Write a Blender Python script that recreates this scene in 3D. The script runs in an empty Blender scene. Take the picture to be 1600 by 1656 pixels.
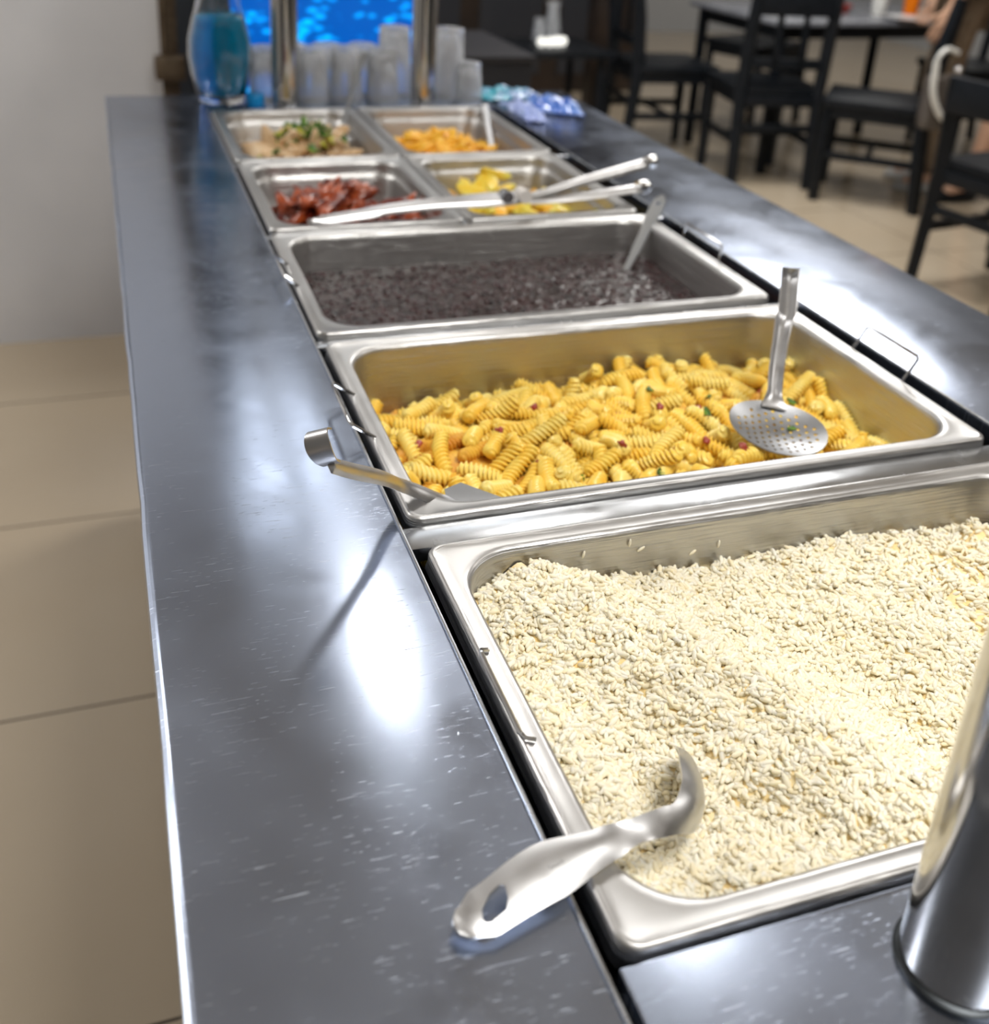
import bpy, bmesh, math, random
import numpy as np
from mathutils import Vector, Matrix, Euler, Quaternion, noise, geometry

random.seed(11)
C = bpy.context.scene
COL = C.collection
PI = math.pi

# ------------------------------------------------------------------ camera
cd = bpy.data.cameras.new('camera'); cam = bpy.data.objects.new('camera', cd); COL.objects.link(cam)
cam.location = (-0.18613, -0.28953, 0.44499)
cam.rotation_euler = (1.1691008, -0.053014, -0.3260071)
cd.sensor_fit = 'HORIZONTAL'; cd.sensor_width = 36.0
cd.lens = 1748.53 / 1600 * 36
cd.shift_x = (800 - 780.29) / 1600; cd.shift_y = (522.4 - 828) / 1600
cd.clip_start = 0.02
cd.dof.use_dof = True; cd.dof.focus_distance = 0.72; cd.dof.aperture_fstop = 6.0
C.camera = cam

# ------------------------------------------------------------------ world, lamps, exposure
w = bpy.data.worlds.new('world'); C.world = w; w.use_nodes = True
w.node_tree.nodes['Background'].inputs[0].default_value = (0.80, 0.88, 1.0, 1)
w.node_tree.nodes['Background'].inputs[1].default_value = 0.35
C.view_settings.view_transform = 'Standard'; C.view_settings.look = 'None'
C.view_settings.gamma = 1.0; C.view_settings.exposure = 0.50; C.view_settings.use_curve_mapping = False
C.cycles.use_denoising = True
C.cycles.max_bounces = 8; C.cycles.transmission_bounces = 8; C.cycles.transparent_max_bounces = 8
C.cycles.sample_clamp_indirect = 6.0
CEIL = 1.92
FLOOR = -0.91
# (x, y, size x, size y, watts, colour) of the ceiling panels, mostly added fill
LAMPS = [(0.76, 2.20, 0.18, 0.18, 5.5, (1, .97, .92)),
         (0.50, -0.45, 0.90, 0.90, 36, (1, .975, .93)),  # added fill that brightens the rice
         (3.00, 0.60, 0.90, 0.90, 16, (1, .97, .92)),
         (2.30, 3.30, 0.90, 0.90, 40, (1, .98, .95)),  # added to brighten the floor and the steel
         (5.20, 6.60, 2.00, 2.00, 18, (1, .98, .95)),  # added for a soft glow on the right ledge
         (-1.60, 1.90, 0.60, 0.60, 18, (1, .97, .93)),  # unseen fill for the left floor and white wall
         (0.25, 3.60, 1.40, 1.40, 11, (.95, .98, 1))]  # added as a broad glow along the left ledge
for i, (x, y, sx, sy, wt, c) in enumerate(LAMPS):
    l = bpy.data.lights.new('ceiling_lamp', 'AREA'); l.shape = 'RECTANGLE'; l.size = sx; l.size_y = sy
    l.energy = wt; l.color = c
    o = bpy.data.objects.new('ceiling_lamp', l); COL.objects.link(o); o.location = (x, y, CEIL - 0.035)

# ------------------------------------------------------------------ materials
def mat(name, col, rough=.5, metal=0, var=None, vscale=30, bump=0, bscale=60, trans=0, ior=1.45, sss=0, coat=0, emis=None, island=None, rvar=0, aniso=None, detail=3, spec=None, bdist=.002):
    m = bpy.data.materials.new(name); m.use_nodes = True
    nt = m.node_tree; N = nt.nodes; L = nt.links; b = N['Principled BSDF']
    b.inputs['Base Color'].default_value = (*col, 1); b.inputs['Roughness'].default_value = rough
    b.inputs['Metallic'].default_value = metal; b.inputs['Transmission Weight'].default_value = trans
    b.inputs['IOR'].default_value = ior
    if spec is not None: b.inputs['Specular IOR Level'].default_value = spec
    if sss: b.inputs['Subsurface Weight'].default_value = sss; b.inputs['Subsurface Radius'].default_value = (.0014, .0012, .0009); b.inputs['Subsurface Scale'].default_value = 1.0
    if coat: b.inputs['Coat Weight'].default_value = coat; b.inputs['Coat Roughness'].default_value = .12
    if emis: b.inputs['Emission Color'].default_value = (*emis[0], 1); b.inputs['Emission Strength'].default_value = emis[1]
    tc = N.new('ShaderNodeTexCoord'); mp = N.new('ShaderNodeMapping'); L.new(tc.outputs['Object'], mp.inputs[0])
    if aniso: mp.inputs['Scale'].default_value = aniso
    if var or island:
        r = N.new('ShaderNodeMix'); r.data_type = 'RGBA'
        r.inputs[6].default_value = (*col, 1); r.inputs[7].default_value = (*(var or island), 1)
        if island:
            g = N.new('ShaderNodeNewGeometry'); L.new(g.outputs['Random Per Island'], r.inputs[0])
        else:
            n = N.new('ShaderNodeTexNoise'); n.inputs['Scale'].default_value = vscale; n.inputs['Detail'].default_value = detail
            L.new(mp.outputs[0], n.inputs['Vector'])
            cr = N.new('ShaderNodeMapRange'); cr.inputs[1].default_value = .38; cr.inputs[2].default_value = .62
            L.new(n.outputs[0], cr.inputs[0]); L.new(cr.outputs[0], r.inputs[0])
        L.new(r.outputs[2], b.inputs['Base Color'])
    if rvar:
        n = N.new('ShaderNodeTexNoise'); n.inputs['Scale'].default_value = vscale; n.inputs['Detail'].default_value = 4
        L.new(mp.outputs[0], n.inputs['Vector'])
        cr = N.new('ShaderNodeMapRange'); cr.inputs[1].default_value = .3; cr.inputs[2].default_value = .7
        cr.inputs[3].default_value = rough - rvar; cr.inputs[4].default_value = rough + rvar
        L.new(n.outputs[0], cr.inputs[0]); L.new(cr.outputs[0], b.inputs['Roughness'])
    if bump:
        n = N.new('ShaderNodeTexNoise'); n.inputs['Scale'].default_value = bscale; n.inputs['Detail'].default_value = 3
        L.new(mp.outputs[0], n.inputs['Vector'])
        bp = N.new('ShaderNodeBump'); bp.inputs['Strength'].default_value = bump; bp.inputs['Distance'].default_value = bdist
        L.new(n.outputs[0], bp.inputs['Height']); L.new(bp.outputs[0], b.inputs['Normal'])
    return m

def deck_steel():
    m = mat('scratched_counter_steel', (.40, .43, .48), .24, 1.0)
    nt = m.node_tree; N = nt.nodes; L = nt.links; b = N['Principled BSDF']
    tc = N.new('ShaderNodeTexCoord')
    def scr(rot, sc, lo, hi):
        mp = N.new('ShaderNodeMapping'); mp.inputs['Rotation'].default_value = (0, 0, rot); mp.inputs['Scale'].default_value = sc
        L.new(tc.outputs['Object'], mp.inputs[0])
        n = N.new('ShaderNodeTexNoise'); n.inputs['Scale'].default_value = 1; n.inputs['Detail'].default_value = 2
        n.inputs['Distortion'].default_value = .6
        L.new(mp.outputs[0], n.inputs['Vector'])
        r = N.new('ShaderNodeMapRange'); r.inputs[1].default_value = lo; r.inputs[2].default_value = hi
        L.new(n.outputs[0], r.inputs[0]); return r.outputs[0]
    def mx(a, c, op='MAXIMUM'):
        q = N.new('ShaderNodeMath'); q.operation = op; L.new(a, q.inputs[0])
        if isinstance(c, float): q.inputs[1].default_value = c
        else: L.new(c, q.inputs[1])
        return q.outputs[0]
    s = mx(scr(.5, (60, 1100, 1), .68, .78), scr(-.7, (45, 900, 1), .69, .79))
    s = mx(s, scr(1.3, (70, 1200, 1), .69, .79))
    s = mx(s, scr(0, (150, 150, 1), .78, .84))            # dots and nicks
    patch = scr(.2, (9, 9, 1), .42, .62)
    s = mx(s, mx(mx(patch, .75, 'MULTIPLY'), .25, 'ADD'), 'MULTIPLY')
    cl = N.new('ShaderNodeMix'); cl.data_type = 'RGBA'; cl.inputs[6].default_value = (.43, .49, .62, 1); cl.inputs[7].default_value = (.60, .65, .72, 1)
    L.new(s, cl.inputs[0]); L.new(cl.outputs[2], b.inputs['Base Color'])
    blot = scr(.9, (14, 14, 1), .3, .7)
    rr = mx(mx(blot, .09, 'MULTIPLY'), .18, 'ADD'); rr = mx(rr, mx(s, .25, 'MULTIPLY'), 'ADD')
    L.new(rr, b.inputs['Roughness'])
    bp = N.new('ShaderNodeBump'); bp.inputs['Strength'].default_value = .15; bp.inputs['Distance'].default_value = .0004
    und = scr(.1, (22, 10, 1), .2, .8)
    hh = mx(s, mx(und, 1.2, 'MULTIPLY'), 'ADD')
    L.new(hh, bp.inputs['Height']); L.new(bp.outputs[0], b.inputs['Normal'])
    return m
M_DECK = deck_steel()
M_PAN = mat('brushed_pan_steel', (.56, .555, .55), .36, 1, rvar=.07, vscale=25, bump=.8, bscale=60, bdist=.0010, aniso=(.25, .25, 10))
M_RIM = mat('polished_steel', (.58, .60, .63), .24, 1, rvar=.05, vscale=40)
M_WIRE = mat('bright_wire', (.72, .72, .72), .12, 1)
M_UT = mat('satin_utensil_steel', (.60, .60, .61), .34, 1, rvar=.06, vscale=60)
M_WELL = mat('dark_well_steel', (.05, .055, .06), .4, 1)
M_POST = mat('polished_post_steel', (.55, .53, .50), .12, 1, rvar=.04, vscale=20)
M_RICE = mat('cooked_rice', (.96, .92, .79), .42, 0, island=(.94, .83, .58), sss=.25, spec=.3)
M_RICEB = mat('packed_rice', (.97, .84, .52), .5, 0, var=(.95, .70, .30), vscale=60, bump=.3, bscale=300)  # orange base colour paints in warm shading between the grains
M_PASTA = [mat('egg_pasta', (.96, .74, .17), .32, 0, var=(.96, .64, .09), vscale=40, sss=.2, coat=.25),
           mat('pale_pasta', (.97, .80, .27), .32, 0, var=(.96, .72, .16), vscale=40, sss=.2, coat=.25),
           mat('deep_pasta', (.94, .62, .08), .32, 0, var=(.95, .68, .13), vscale=40, sss=.2, coat=.25)]
M_BACON = mat('red_meat_bit', (.32, .035, .02), .35, 0, var=(.45, .10, .06), vscale=120, coat=.3)
M_HERB = mat('green_leaf', (.025, .085, .008), .45, 0, var=(.16, .30, .02), vscale=70)
M_STEW = mat('black_bean_broth', (.012, .006, .006), .05, 0, var=(.03, .010, .009), vscale=60, bump=1.0, bscale=75, bdist=.004, spec=.35)
M_BEAN = mat('black_bean', (.010, .006, .007), .14, 0, island=(.05, .018, .02))
M_CRUST = mat('dried_brown_sauce', (.10, .03, .02), .5, 0, var=(.17, .07, .045), vscale=80)
M_CHICK = mat('pale_cooked_meat', (.62, .40, .20), .4, 0, var=(.74, .56, .36), vscale=45, bump=.5, bscale=120, coat=.2)
M_GLAZE = mat('red_glazed_meat', (.10, .008, .004), .28, 0, var=(.42, .08, .02), vscale=45, bump=.7, bscale=110, coat=.3)
M_FRIED = mat('golden_strip', (.90, .42, .015), .38, 0, var=(.93, .55, .05), vscale=60, bump=.4, bscale=150, coat=.15)
M_SQUASH = mat('yellow_squash', (.90, .60, .04), .35, 0, var=(.82, .72, .12), vscale=30, bump=.3, bscale=90, coat=.3)
M_SKIN_G = mat('green_squash', (.42, .42, .03), .35, 0, var=(.62, .55, .05), vscale=30, coat=.3)
M_JUICE = mat('dark_meat_juice', (.035, .012, .008), .15, 0, bump=.3, bscale=60, coat=.5)
M_BLACK = mat('black_painted_wood', (.005, .007, .010), .45, 0, var=(.008, .010, .014), vscale=20, spec=.3)
M_TABLE = mat('grey_table_laminate', (.20, .21, .24), .22, 0, var=(.26, .27, .30), vscale=14)
M_WHITE = mat('white_plaster', (.80, .80, .82), .45, 0, var=(.74, .745, .77), vscale=3)
M_CEIL = mat('ceiling_plaster', (.80, .80, .80), .8, 0)
M_BACKW = mat('dark_brown_panel', (.03, .022, .018), .35, 0, var=(.045, .03, .022), vscale=6)
M_GREYW = mat('grey_wall_paint', (.48, .49, .50), .6, 0)
M_BEHIND = mat('dark_wall_paint', (.06, .065, .075), .6, 0)
M_BROWN = mat('brown_wood', (.09, .06, .035), .5, 0, var=(.14, .10, .06), vscale=30)

def tile_mat():
    m = mat('beige_floor_tile', (.50, .43, .33), .16, 0)
    nt = m.node_tree; N = nt.nodes; L = nt.links; b = N['Principled BSDF']
    tc = N.new('ShaderNodeTexCoord'); mp = N.new('ShaderNodeMapping'); L.new(tc.outputs['Object'], mp.inputs[0])
    mp.inputs['Location'].default_value = (0.0, -0.078, 0)
    br = N.new('ShaderNodeTexBrick'); br.offset = 0; br.inputs['Scale'].default_value = 1
    br.inputs['Brick Width'].default_value = .594; br.inputs['Row Height'].default_value = .594
    br.inputs['Mortar Size'].default_value = .0022; br.inputs['Mortar Smooth'].default_value = .1
    n = N.new('ShaderNodeTexNoise'); n.inputs['Scale'].default_value = 2.5; n.inputs['Detail'].default_value = 5
    L.new(tc.outputs['Object'], n.inputs['Vector'])
    c = N.new('ShaderNodeMix'); c.data_type = 'RGBA'; c.inputs[6].default_value = (.50, .40, .28, 1); c.inputs[7].default_value = (.57, .48, .36, 1)
    L.new(n.outputs[0], c.inputs[0]); L.new(c.outputs[2], br.inputs['Color1']); L.new(c.outputs[2], br.inputs['Color2'])
    br.inputs['Mortar'].default_value = (.05, .035, .025, 1)
    L.new(mp.outputs[0], br.inputs['Vector']); L.new(br.outputs['Color'], b.inputs['Base Color'])
    return m
M_TILE = tile_mat()

def glass(name, col, rough=0.0, ior=1.45):
    return mat(name, col, rough, 0, trans=1.0, ior=ior)
M_GLASS = glass('clear_glass', (.98, .99, 1.0), .02)
M_TUMB = mat('cloudy_glass', (.95, .97, 1.0), .2, 0, trans=.78)
M_BLUEL = mat('blue_drink', (.0, .36, .62), .2, 0, trans=.5, ior=1.33)

def blue_panel():
    m = mat('blue_water_picture', (.01, .10, .5), .3)
    nt = m.node_tree; N = nt.nodes; L = nt.links; b = N['Principled BSDF']
    tc = N.new('ShaderNodeTexCoord'); mp = N.new('ShaderNodeMapping'); mp.inputs['Scale'].default_value = (1, 1, 2.0)
    L.new(tc.outputs['Object'], mp.inputs[0])
    v = N.new('ShaderNodeTexVoronoi'); v.inputs['Scale'].default_value = 26; L.new(mp.outputs[0], v.inputs['Vector'])
    n = N.new('ShaderNodeTexNoise'); n.inputs['Scale'].default_value = 5; L.new(tc.outputs['Object'], n.inputs['Vector'])
    a = N.new('ShaderNodeMath'); a.operation = 'MULTIPLY_ADD'; a.inputs[1].default_value = 1.1; L.new(v.outputs['Distance'], a.inputs[0]); L.new(n.outputs[0], a.inputs[2])
    r = N.new('ShaderNodeValToRGB'); e = r.color_ramp.elements
    e[0].position = .45; e[0].color = (.0, .55, 1.0, 1); e[1].position = 1.15; e[1].color = (.0, .07, .34, 1)
    e2 = r.color_ramp.elements.new(.8); e2.color = (.0, .26, .78, 1)
    L.new(a.outputs[0], r.inputs[0]); L.new(r.outputs[0], b.inputs['Base Color']); L.new(r.outputs[0], b.inputs['Emission Color'])
    b.inputs['Emission Strength'].default_value = .9
    return m
M_BLUEP = blue_panel()

# ------------------------------------------------------------------ mesh helpers
def wloc(o):
    v = Vector((0, 0, 0))
    while o is not None: v += o.location; o = o.parent
    return v
def link(name, me, m=None, parent=None, loc=None, smooth=False):
    """me is in world coordinates; the object's origin goes to loc (or the parent's place)"""
    o = bpy.data.objects.new(name, me); COL.objects.link(o)
    base = wloc(parent) if parent else Vector((0, 0, 0))
    org = Vector(loc) if loc is not None else base
    if org.length: me.transform(Matrix.Translation(-org))
    o.parent = parent; o.location = org - base
    if m is not None:
        for q in (m if isinstance(m, (list, tuple)) else [m]): me.materials.append(q)
    if smooth:
        me.polygons.foreach_set('use_smooth', [True] * len(me.polygons))
        if smooth != 'all':
            try: me.set_sharp_from_angle(angle=math.radians(40))
            except Exception: pass
    me.update(); return o
def tag(o, label=None, cat=None, group=None, kind=None):
    if label: o['label'] = label
    if cat: o['category'] = cat
    if group: o['group'] = group
    if kind: o['kind'] = kind
    return o
def empty(name, loc, label, cat, group=None, rz=0):
    o = bpy.data.objects.new(name, None); COL.objects.link(o); o.location = loc; o.rotation_euler.z = rz
    o.empty_display_size = .05
    return tag(o, label, cat, group)
class MB:
    def __init__(s): s.v = []; s.f = []; s.m = []
    def add(s, vs, fs, mi=0):
        n = len(s.v); s.v += [tuple(q) for q in vs]; s.f += [tuple(n + i for i in f) for f in fs]; s.m += [mi] * len(fs); return s
    def box(s, lo, hi, bev=0, mi=0, M=None):
        bm = bmesh.new(); bmesh.ops.create_cube(bm, size=1)
        for v in bm.verts: v.co = Vector([lo[k] + (v.co[k] + .5) * (hi[k] - lo[k]) for k in range(3)])
        if bev: bmesh.ops.bevel(bm, geom=bm.edges[:], offset=bev, segments=2, profile=.6, affect='EDGES')
        if M is not None: bm.transform(M)
        bm.verts.index_update()
        s.add([v.co.copy() for v in bm.verts], [[v.index for v in f.verts] for f in bm.faces], mi); bm.free(); return s
    def tube(s, pts, r, seg=10, cap=True, mi=0, closed=False):
        pts = [Vector(p) for p in pts]; n = len(pts); vs = []; fs = []; up = None
        for i, p in enumerate(pts):
            t = (pts[min(i + 1, n - 1)] - pts[max(i - 1, 0)]).normalized()
            if up is None: up = Vector((0, 0, 1)) if abs(t.z) < .9 else Vector((1, 0, 0))
            a = t.cross(up).normalized(); up = a.cross(t).normalized()
            rr = r[i] if isinstance(r, (list, tuple)) else r
            for k in range(seg):
                th = 2 * PI * k / seg; vs.append(p + (a * math.cos(th) + up * math.sin(th)) * rr)
        for i in range(n - 1):
            for k in range(seg): fs.append((i * seg + k, i * seg + (k + 1) % seg, (i + 1) * seg + (k + 1) % seg, (i + 1) * seg + k))
        if cap: fs.append(tuple(range(seg - 1, -1, -1))); fs.append(tuple((n - 1) * seg + k for k in range(seg)))
        return s.add(vs, fs, mi)
    def lathe(s, prof, c=(0, 0, 0), seg=32, mi=0):
        vs = []; fs = []; n = len(prof)
        for r, z in prof:
            for k in range(seg): th = 2 * PI * k / seg; vs.append((c[0] + r * math.cos(th), c[1] + r * math.sin(th), c[2] + z))
        for i in range(n - 1):
            for k in range(seg): fs.append((i * seg + k, i * seg + (k + 1) % seg, (i + 1) * seg + (k + 1) % seg, (i + 1) * seg + k))
        if prof[0][0] > 1e-6: fs.append(tuple(range(seg - 1, -1, -1)))
        if prof[-1][0] > 1e-6: fs.append(tuple((n - 1) * seg + k for k in range(seg)))
        return s.add(vs, fs, mi)
    def build(s, name, m=None, parent=None, loc=None, smooth=True):
        me = bpy.data.meshes.new(name); me.from_pydata(s.v, [], s.f); me.validate()
        if any(s.m): me.polygons.foreach_set('material_index', s.m[:len(me.polygons)])
        o = link(name, me, m, parent, loc, smooth)
        return o
def solidify(o, t, off=0):
    md = o.modifiers.new('thickness', 'SOLIDIFY'); md.thickness = t; md.offset = off; return o
def subsurf(o, n=1):
    md = o.modifiers.new('smooth', 'SUBSURF'); md.levels = n; md.render_levels = n; return o
def catmull(P, n):
    P = [Vector(p) for p in P]; out = []
    Q = [P[0] * 2 - P[1]] + P + [P[-1] * 2 - P[-2]]
    for i in range(1, len(Q) - 2):
        for k in range(n):
            t = k / n; a, b, c, d = Q[i - 1], Q[i], Q[i + 1], Q[i + 2]
            out.append(.5 * ((2 * b) + (c - a) * t + (2 * a - 5 * b + 4 * c - d) * t * t + (3 * b - a - 3 * c + d) * t ** 3))
    out.append(P[-1]); return out
def rrect(x0, x1, y0, y1, r, seg=9):
    out = []
    for cx, cy, a0 in ((x1 - r, y1 - r, 0), (x0 + r, y1 - r, 90), (x0 + r, y0 + r, 180), (x1 - r, y0 + r, 270)):
        for k in range(seg + 1):
            a = math.radians(a0 + 90 * k / seg); out.append((cx + r * math.cos(a), cy + r * math.sin(a)))
    return out
def inside(p, poly):
    x, y = p; c = False; n = len(poly)
    for i in range(n):
        x1, y1 = poly[i]; x2, y2 = poly[(i + 1) % n]
        if (y1 > y) != (y2 > y) and x < (x2 - x1) * (y - y1) / (y2 - y1) + x1: c = not c
    return c
def dist_poly(p, poly):
    d = 9; n = len(poly); P = Vector(p)
    for i in range(n):
        q, t = geometry.intersect_point_line(P, Vector(poly[i]), Vector(poly[(i + 1) % n])); t = max(0, min(1, t))
        q = Vector(poly[i]).lerp(Vector(poly[(i + 1) % n]), t); d = min(d, (P - q).length)
    return d
def sheet(name, outline, holes, step, fmap, thick, m, parent=None, loc=None):
    """a flat outline with holes, triangulated, bent by fmap(u, v) and given a thickness"""
    co = []; ed = []
    for poly in [outline] + holes:
        n0 = len(co); n = len(poly); co += [Vector(p) for p in poly]; ed += [(n0 + i, n0 + (i + 1) % n) for i in range(n)]
    xs = [p[0] for p in outline]; ys = [p[1] for p in outline]
    x = min(xs) + step / 2
    while x < max(xs):
        y = min(ys) + step / 2
        while y < max(ys):
            if inside((x, y), outline) and dist_poly((x, y), outline) > step * .4 and all(not inside((x, y), h) and dist_poly((x, y), h) > step * .35 for h in holes if abs(h[0][0] - x) < .05):
                co.append(Vector((x, y)))
            y += step
        x += step
    r = geometry.delaunay_2d_cdt(co, ed, [], 1, 1e-7)
    V = r[0]; F = []
    for f in r[2]:
        c = sum((V[i] for i in f), Vector((0, 0))) / len(f)
        if inside(c, outline) and not any(inside(c, h) for h in holes): F.append(f)
    me = bpy.data.meshes.new(name); me.from_pydata([fmap(v.x, v.y) for v in V], [], F)
    bm = bmesh.new(); bm.from_mesh(me); bmesh.ops.recalc_face_normals(bm, faces=bm.faces); 
    for e in [v for v in bm.verts if not v.link_faces]: bm.verts.remove(e)
    bm.to_mesh(me); bm.free()
    o = link(name, me, m, parent, loc, 'all'); solidify(o, thick)
    es = o.modifiers.new('crisp', 'EDGE_SPLIT'); es.split_angle = math.radians(50); return o
def circle(cx, cy, rx, ry=None, n=12): 
    ry = ry or rx
    return [(cx + rx * math.cos(2 * PI * k / n), cy + ry * math.sin(2 * PI * k / n)) for k in range(n)]
def frames(P):
    """cumulative length along a polyline"""
    L = [0]
    for i in range(1, len(P)): L.append(L[-1] + (P[i] - P[i - 1]).length)
    return L
def along(P, L, s):
    s = max(0, min(L[-1], s))
    for i in range(len(L) - 1):
        if s <= L[i + 1]:
            t = (s - L[i]) / max(1e-9, L[i + 1] - L[i]); return P[i].lerp(P[i + 1], t), (P[i + 1] - P[i]).normalized()
    return P[-1], (P[-1] - P[-2]).normalized()
def lerpk(keys, s):
    if s <= keys[0][0]: return keys[0][1]
    for (a, x), (b, y) in zip(keys, keys[1:]):
        if s <= b:
            t = (s - a) / (b - a); t = t * t * (3 - 2 * t)
            return x + (y - x) * t if not isinstance(x, tuple) else tuple(p + (q - p) * t for p, q in zip(x, y))
    return keys[-1][1]
def blob(name, dims, seed, m, bend=0, rough=.25, sub=3, parent=None, taper=0, freq=1.6):
    bm = bmesh.new(); bmesh.ops.create_icosphere(bm, subdivisions=sub, radius=1)
    off = Vector((seed * 7.3, seed * 3.1, seed * 1.7))
    for v in bm.verts:
        p = v.co.copy(); k = 1 + rough * noise.noise(p * freq + off) * 1.6 + rough * .4 * noise.noise(p * freq * 3 + off)
        q = Vector((p.x * dims[0] * k, p.y * dims[1] * k * (1 + taper * p.x), p.z * dims[2] * k * (1 + taper * p.x)))
        q.z += bend * (q.x * q.x) / max(dims[0], 1e-6); v.co = q
    me = bpy.data.meshes.new(name); bm.to_mesh(me); bm.free()
    me.materials.append(m); me.polygons.foreach_set('use_smooth', [True] * len(me.polygons)); return me
def G(x, y, cx, cy, sx, sy): return math.exp(-((x - cx) / sx) ** 2 - ((y - cy) / sy) ** 2)
def put(name, me, loc, rot, label, cat, group, sc=1.0):
    o = bpy.data.objects.new(name, me); COL.objects.link(o); o.location = loc
    if isinstance(rot, Quaternion): o.rotation_mode = 'QUATERNION'; o.rotation_quaternion = rot
    else: o.rotation_euler = rot
    o.scale = (sc, sc, sc); return tag(o, label, cat, group)
def struct(o): o['kind'] = 'structure'; return o

# ------------------------------------------------------------------ the room
def slab(name, lo, hi, m): return struct(MB().box(lo, hi).build(name, m, smooth=False, loc=(0, 0, 0)))
slab('floor', (-3.2, -3.2, FLOOR - .08), (7.2, 9.2, FLOOR), M_TILE)
slab('ceiling', (-3.2, -3.2, CEIL), (7.2, 9.2, CEIL + .08), M_CEIL)
slab('wall_left', (-3.2, 2.85, FLOOR), (-.015, 3.0, CEIL), M_WHITE)
slab('wall_passage', (-.015, 3.30, FLOOR), (.20, 3.4, CEIL), M_BEHIND)
slab('wall_far', (-.02, 9.0, FLOOR), (7.2, 9.2, CEIL), M_GREYW)
slab('wall_right', (7.0, -3.2, FLOOR), (7.2, 9.2, CEIL), M_GREYW)
slab('wall_west', (-3.2, -3.2, FLOOR), (-3.0, 2.85, CEIL), M_GREYW)
slab('wall_back', (-3.0, -3.2, FLOOR), (7.0, -3.0, CEIL), M_BEHIND)
slab('trim_1', (-.03, 2.83, FLOOR), (.015, 2.86, CEIL), M_BROWN)
# the small bracket by the wall's edge
t = empty('wall_bracket', (-.05, 2.80, -.12), 'small dark brown wooden block on the edge of the white wall behind the counter', 'bracket')
MB().box((-.050, 2.76, -.140), (.030, 2.83, -.080), .006).build('block', M_BROWN, t)
MB().tube([(-.02, 2.80, -.07), (-.02, 2.80, .9)], .007).build('rod', M_BROWN, t)

# frames around the lamps, the added fill ones included
for i, (x, y, sx, sy, wt, c) in enumerate(LAMPS):
    pl = ['small one above the far end of the counter', 'above the near end of the rice pan', 'above the aisle right of the counter', 'above the nearest black chair',
          'above the right side of the dining room', 'above the floor left of the counter', 'bluish one above the white wall corner'][i]
    o = empty('ceiling_light', (x, y, CEIL), 'square ceiling light panel, ' + pl, 'light', 'ceiling light panels')
    b = MB()
    for a0, a1, b0, b1 in ((-1, 1, -1, -.9), (-1, 1, .9, 1), (-1, -.9, -.9, .9), (.9, 1, -.9, .9)):
        b.box((x + a0 * (sx / 2 + .03), y + b0 * (sy / 2 + .03), CEIL - .03), (x + a1 * (sx / 2 + .03), y + b1 * (sy / 2 + .03), CEIL))
    b.build('frame', M_CEIL, o, smooth=False)

# ------------------------------------------------------------------ the steel counter
ct = empty('buffet_counter', (.28, .7, FLOOR), 'long stainless steel buffet counter with a sunken well for the food pans', 'counter')
YN = -.62
Z = -.004
def deckpart(name, lo, hi, bev=.0025, m=M_DECK): return MB().box(lo, hi, bev).build(name, m, ct)
b = MB().box((-.182, YN, Z - .035), (-.0065, 1.912, Z), .003)
o = b.build('left_ledge', M_DECK, ct)
# turned-down and slightly dented outer edge
b = MB(); pts = []
rr = random.Random(4)
for k in range(61):
    y = YN + (1.912 - YN) * k / 60
    pts.append((-.1815 - rr.uniform(0, .0011), y, Z - .0032))
b.tube(pts, .0034, 8); b.build('rolled_edge', M_DECK, ct)
deckpart('right_ledge', (.560, YN, Z - .035), (.762, 1.912, Z), .003)
deckpart('rear_ledge', (-.0062, 1.762, Z - .035), (.5598, 1.912, Z), .002)
deckpart('front_plate', (-.0005, YN, Z - .012), (.5560, -.0035, Z + .0005), .0015)
for y0, y1, zz in ((.3275, .3545, -.0045), (.6825, .6985, -.006), (1.0235, 1.0385, -.006), (1.3745, 1.3825, -.006)):
    deckpart('divider_bar', (-.006, y0, zz - .012), (.5595, y1, zz), .002, M_RIM)
deckpart('divider_bar', (.2640, 1.0385, -.018), (.2685, 1.762, -.006), .001, M_RIM)
# thin bright folded lips along the well
for x in (-.0068, .5605):
    MB().tube([(x, YN, Z + .0003), (x, 1.76, Z + .0003)], .0013, 8).build('well_lip', M_RIM, ct)
b = MB()
b.box((-.05, -.04, -.20), (-.0085, 1.80, -.006)).box((.5615, -.04, -.20), (.60, 1.80, -.006)).box((-.05, -.05, -.20), (.60, -.006, -.017)).box((-.05, 1.765, -.2), (.6, 1.80, -.04)).box((-.05, -.05, -.21), (.60, 1.80, -.20))
b.build('well', M_WELL, ct, smooth=False)
b = MB().box((-.150, YN + .03, FLOOR + .10), (.73, 1.88, -.215)); b.build('cabinet_body', M_DECK, ct, smooth=False)
for x in (-.12, .66):
    for y in (YN + .06, .65, 1.80): MB().box((x, y, FLOOR), (x + .04, y + .04, FLOOR + .10), .003).build('foot', M_RIM, ct)

# sneeze guard: tall polished posts with a rail over the pans
sg = empty('sneeze_guard', (.28, .88, Z), 'polished steel tube frame standing on the counter, four posts with top rails', 'frame')
for x, y in ((.146, 1.812), (.4215, 1.812), (.1490, -.045), (.4215, -.047)):
    p = MB().lathe([(.0252, 0), (.0252, .62)], (x, y, Z), 40).build('post', M_POST, sg)
    MB().lathe([(.0275, 0), (.0275, .0025), (.0255, .004)], (x, y, Z), 40).build('foot_ring', M_RIM if y > 1 else M_WELL, p)
for x in (.1490, .4215): MB().tube([(x - (.0030 if x < .2 else 0), 1.84, .64), (x, -.08, .64)], .0252, 20).build('top_rail', M_POST, sg)

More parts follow.
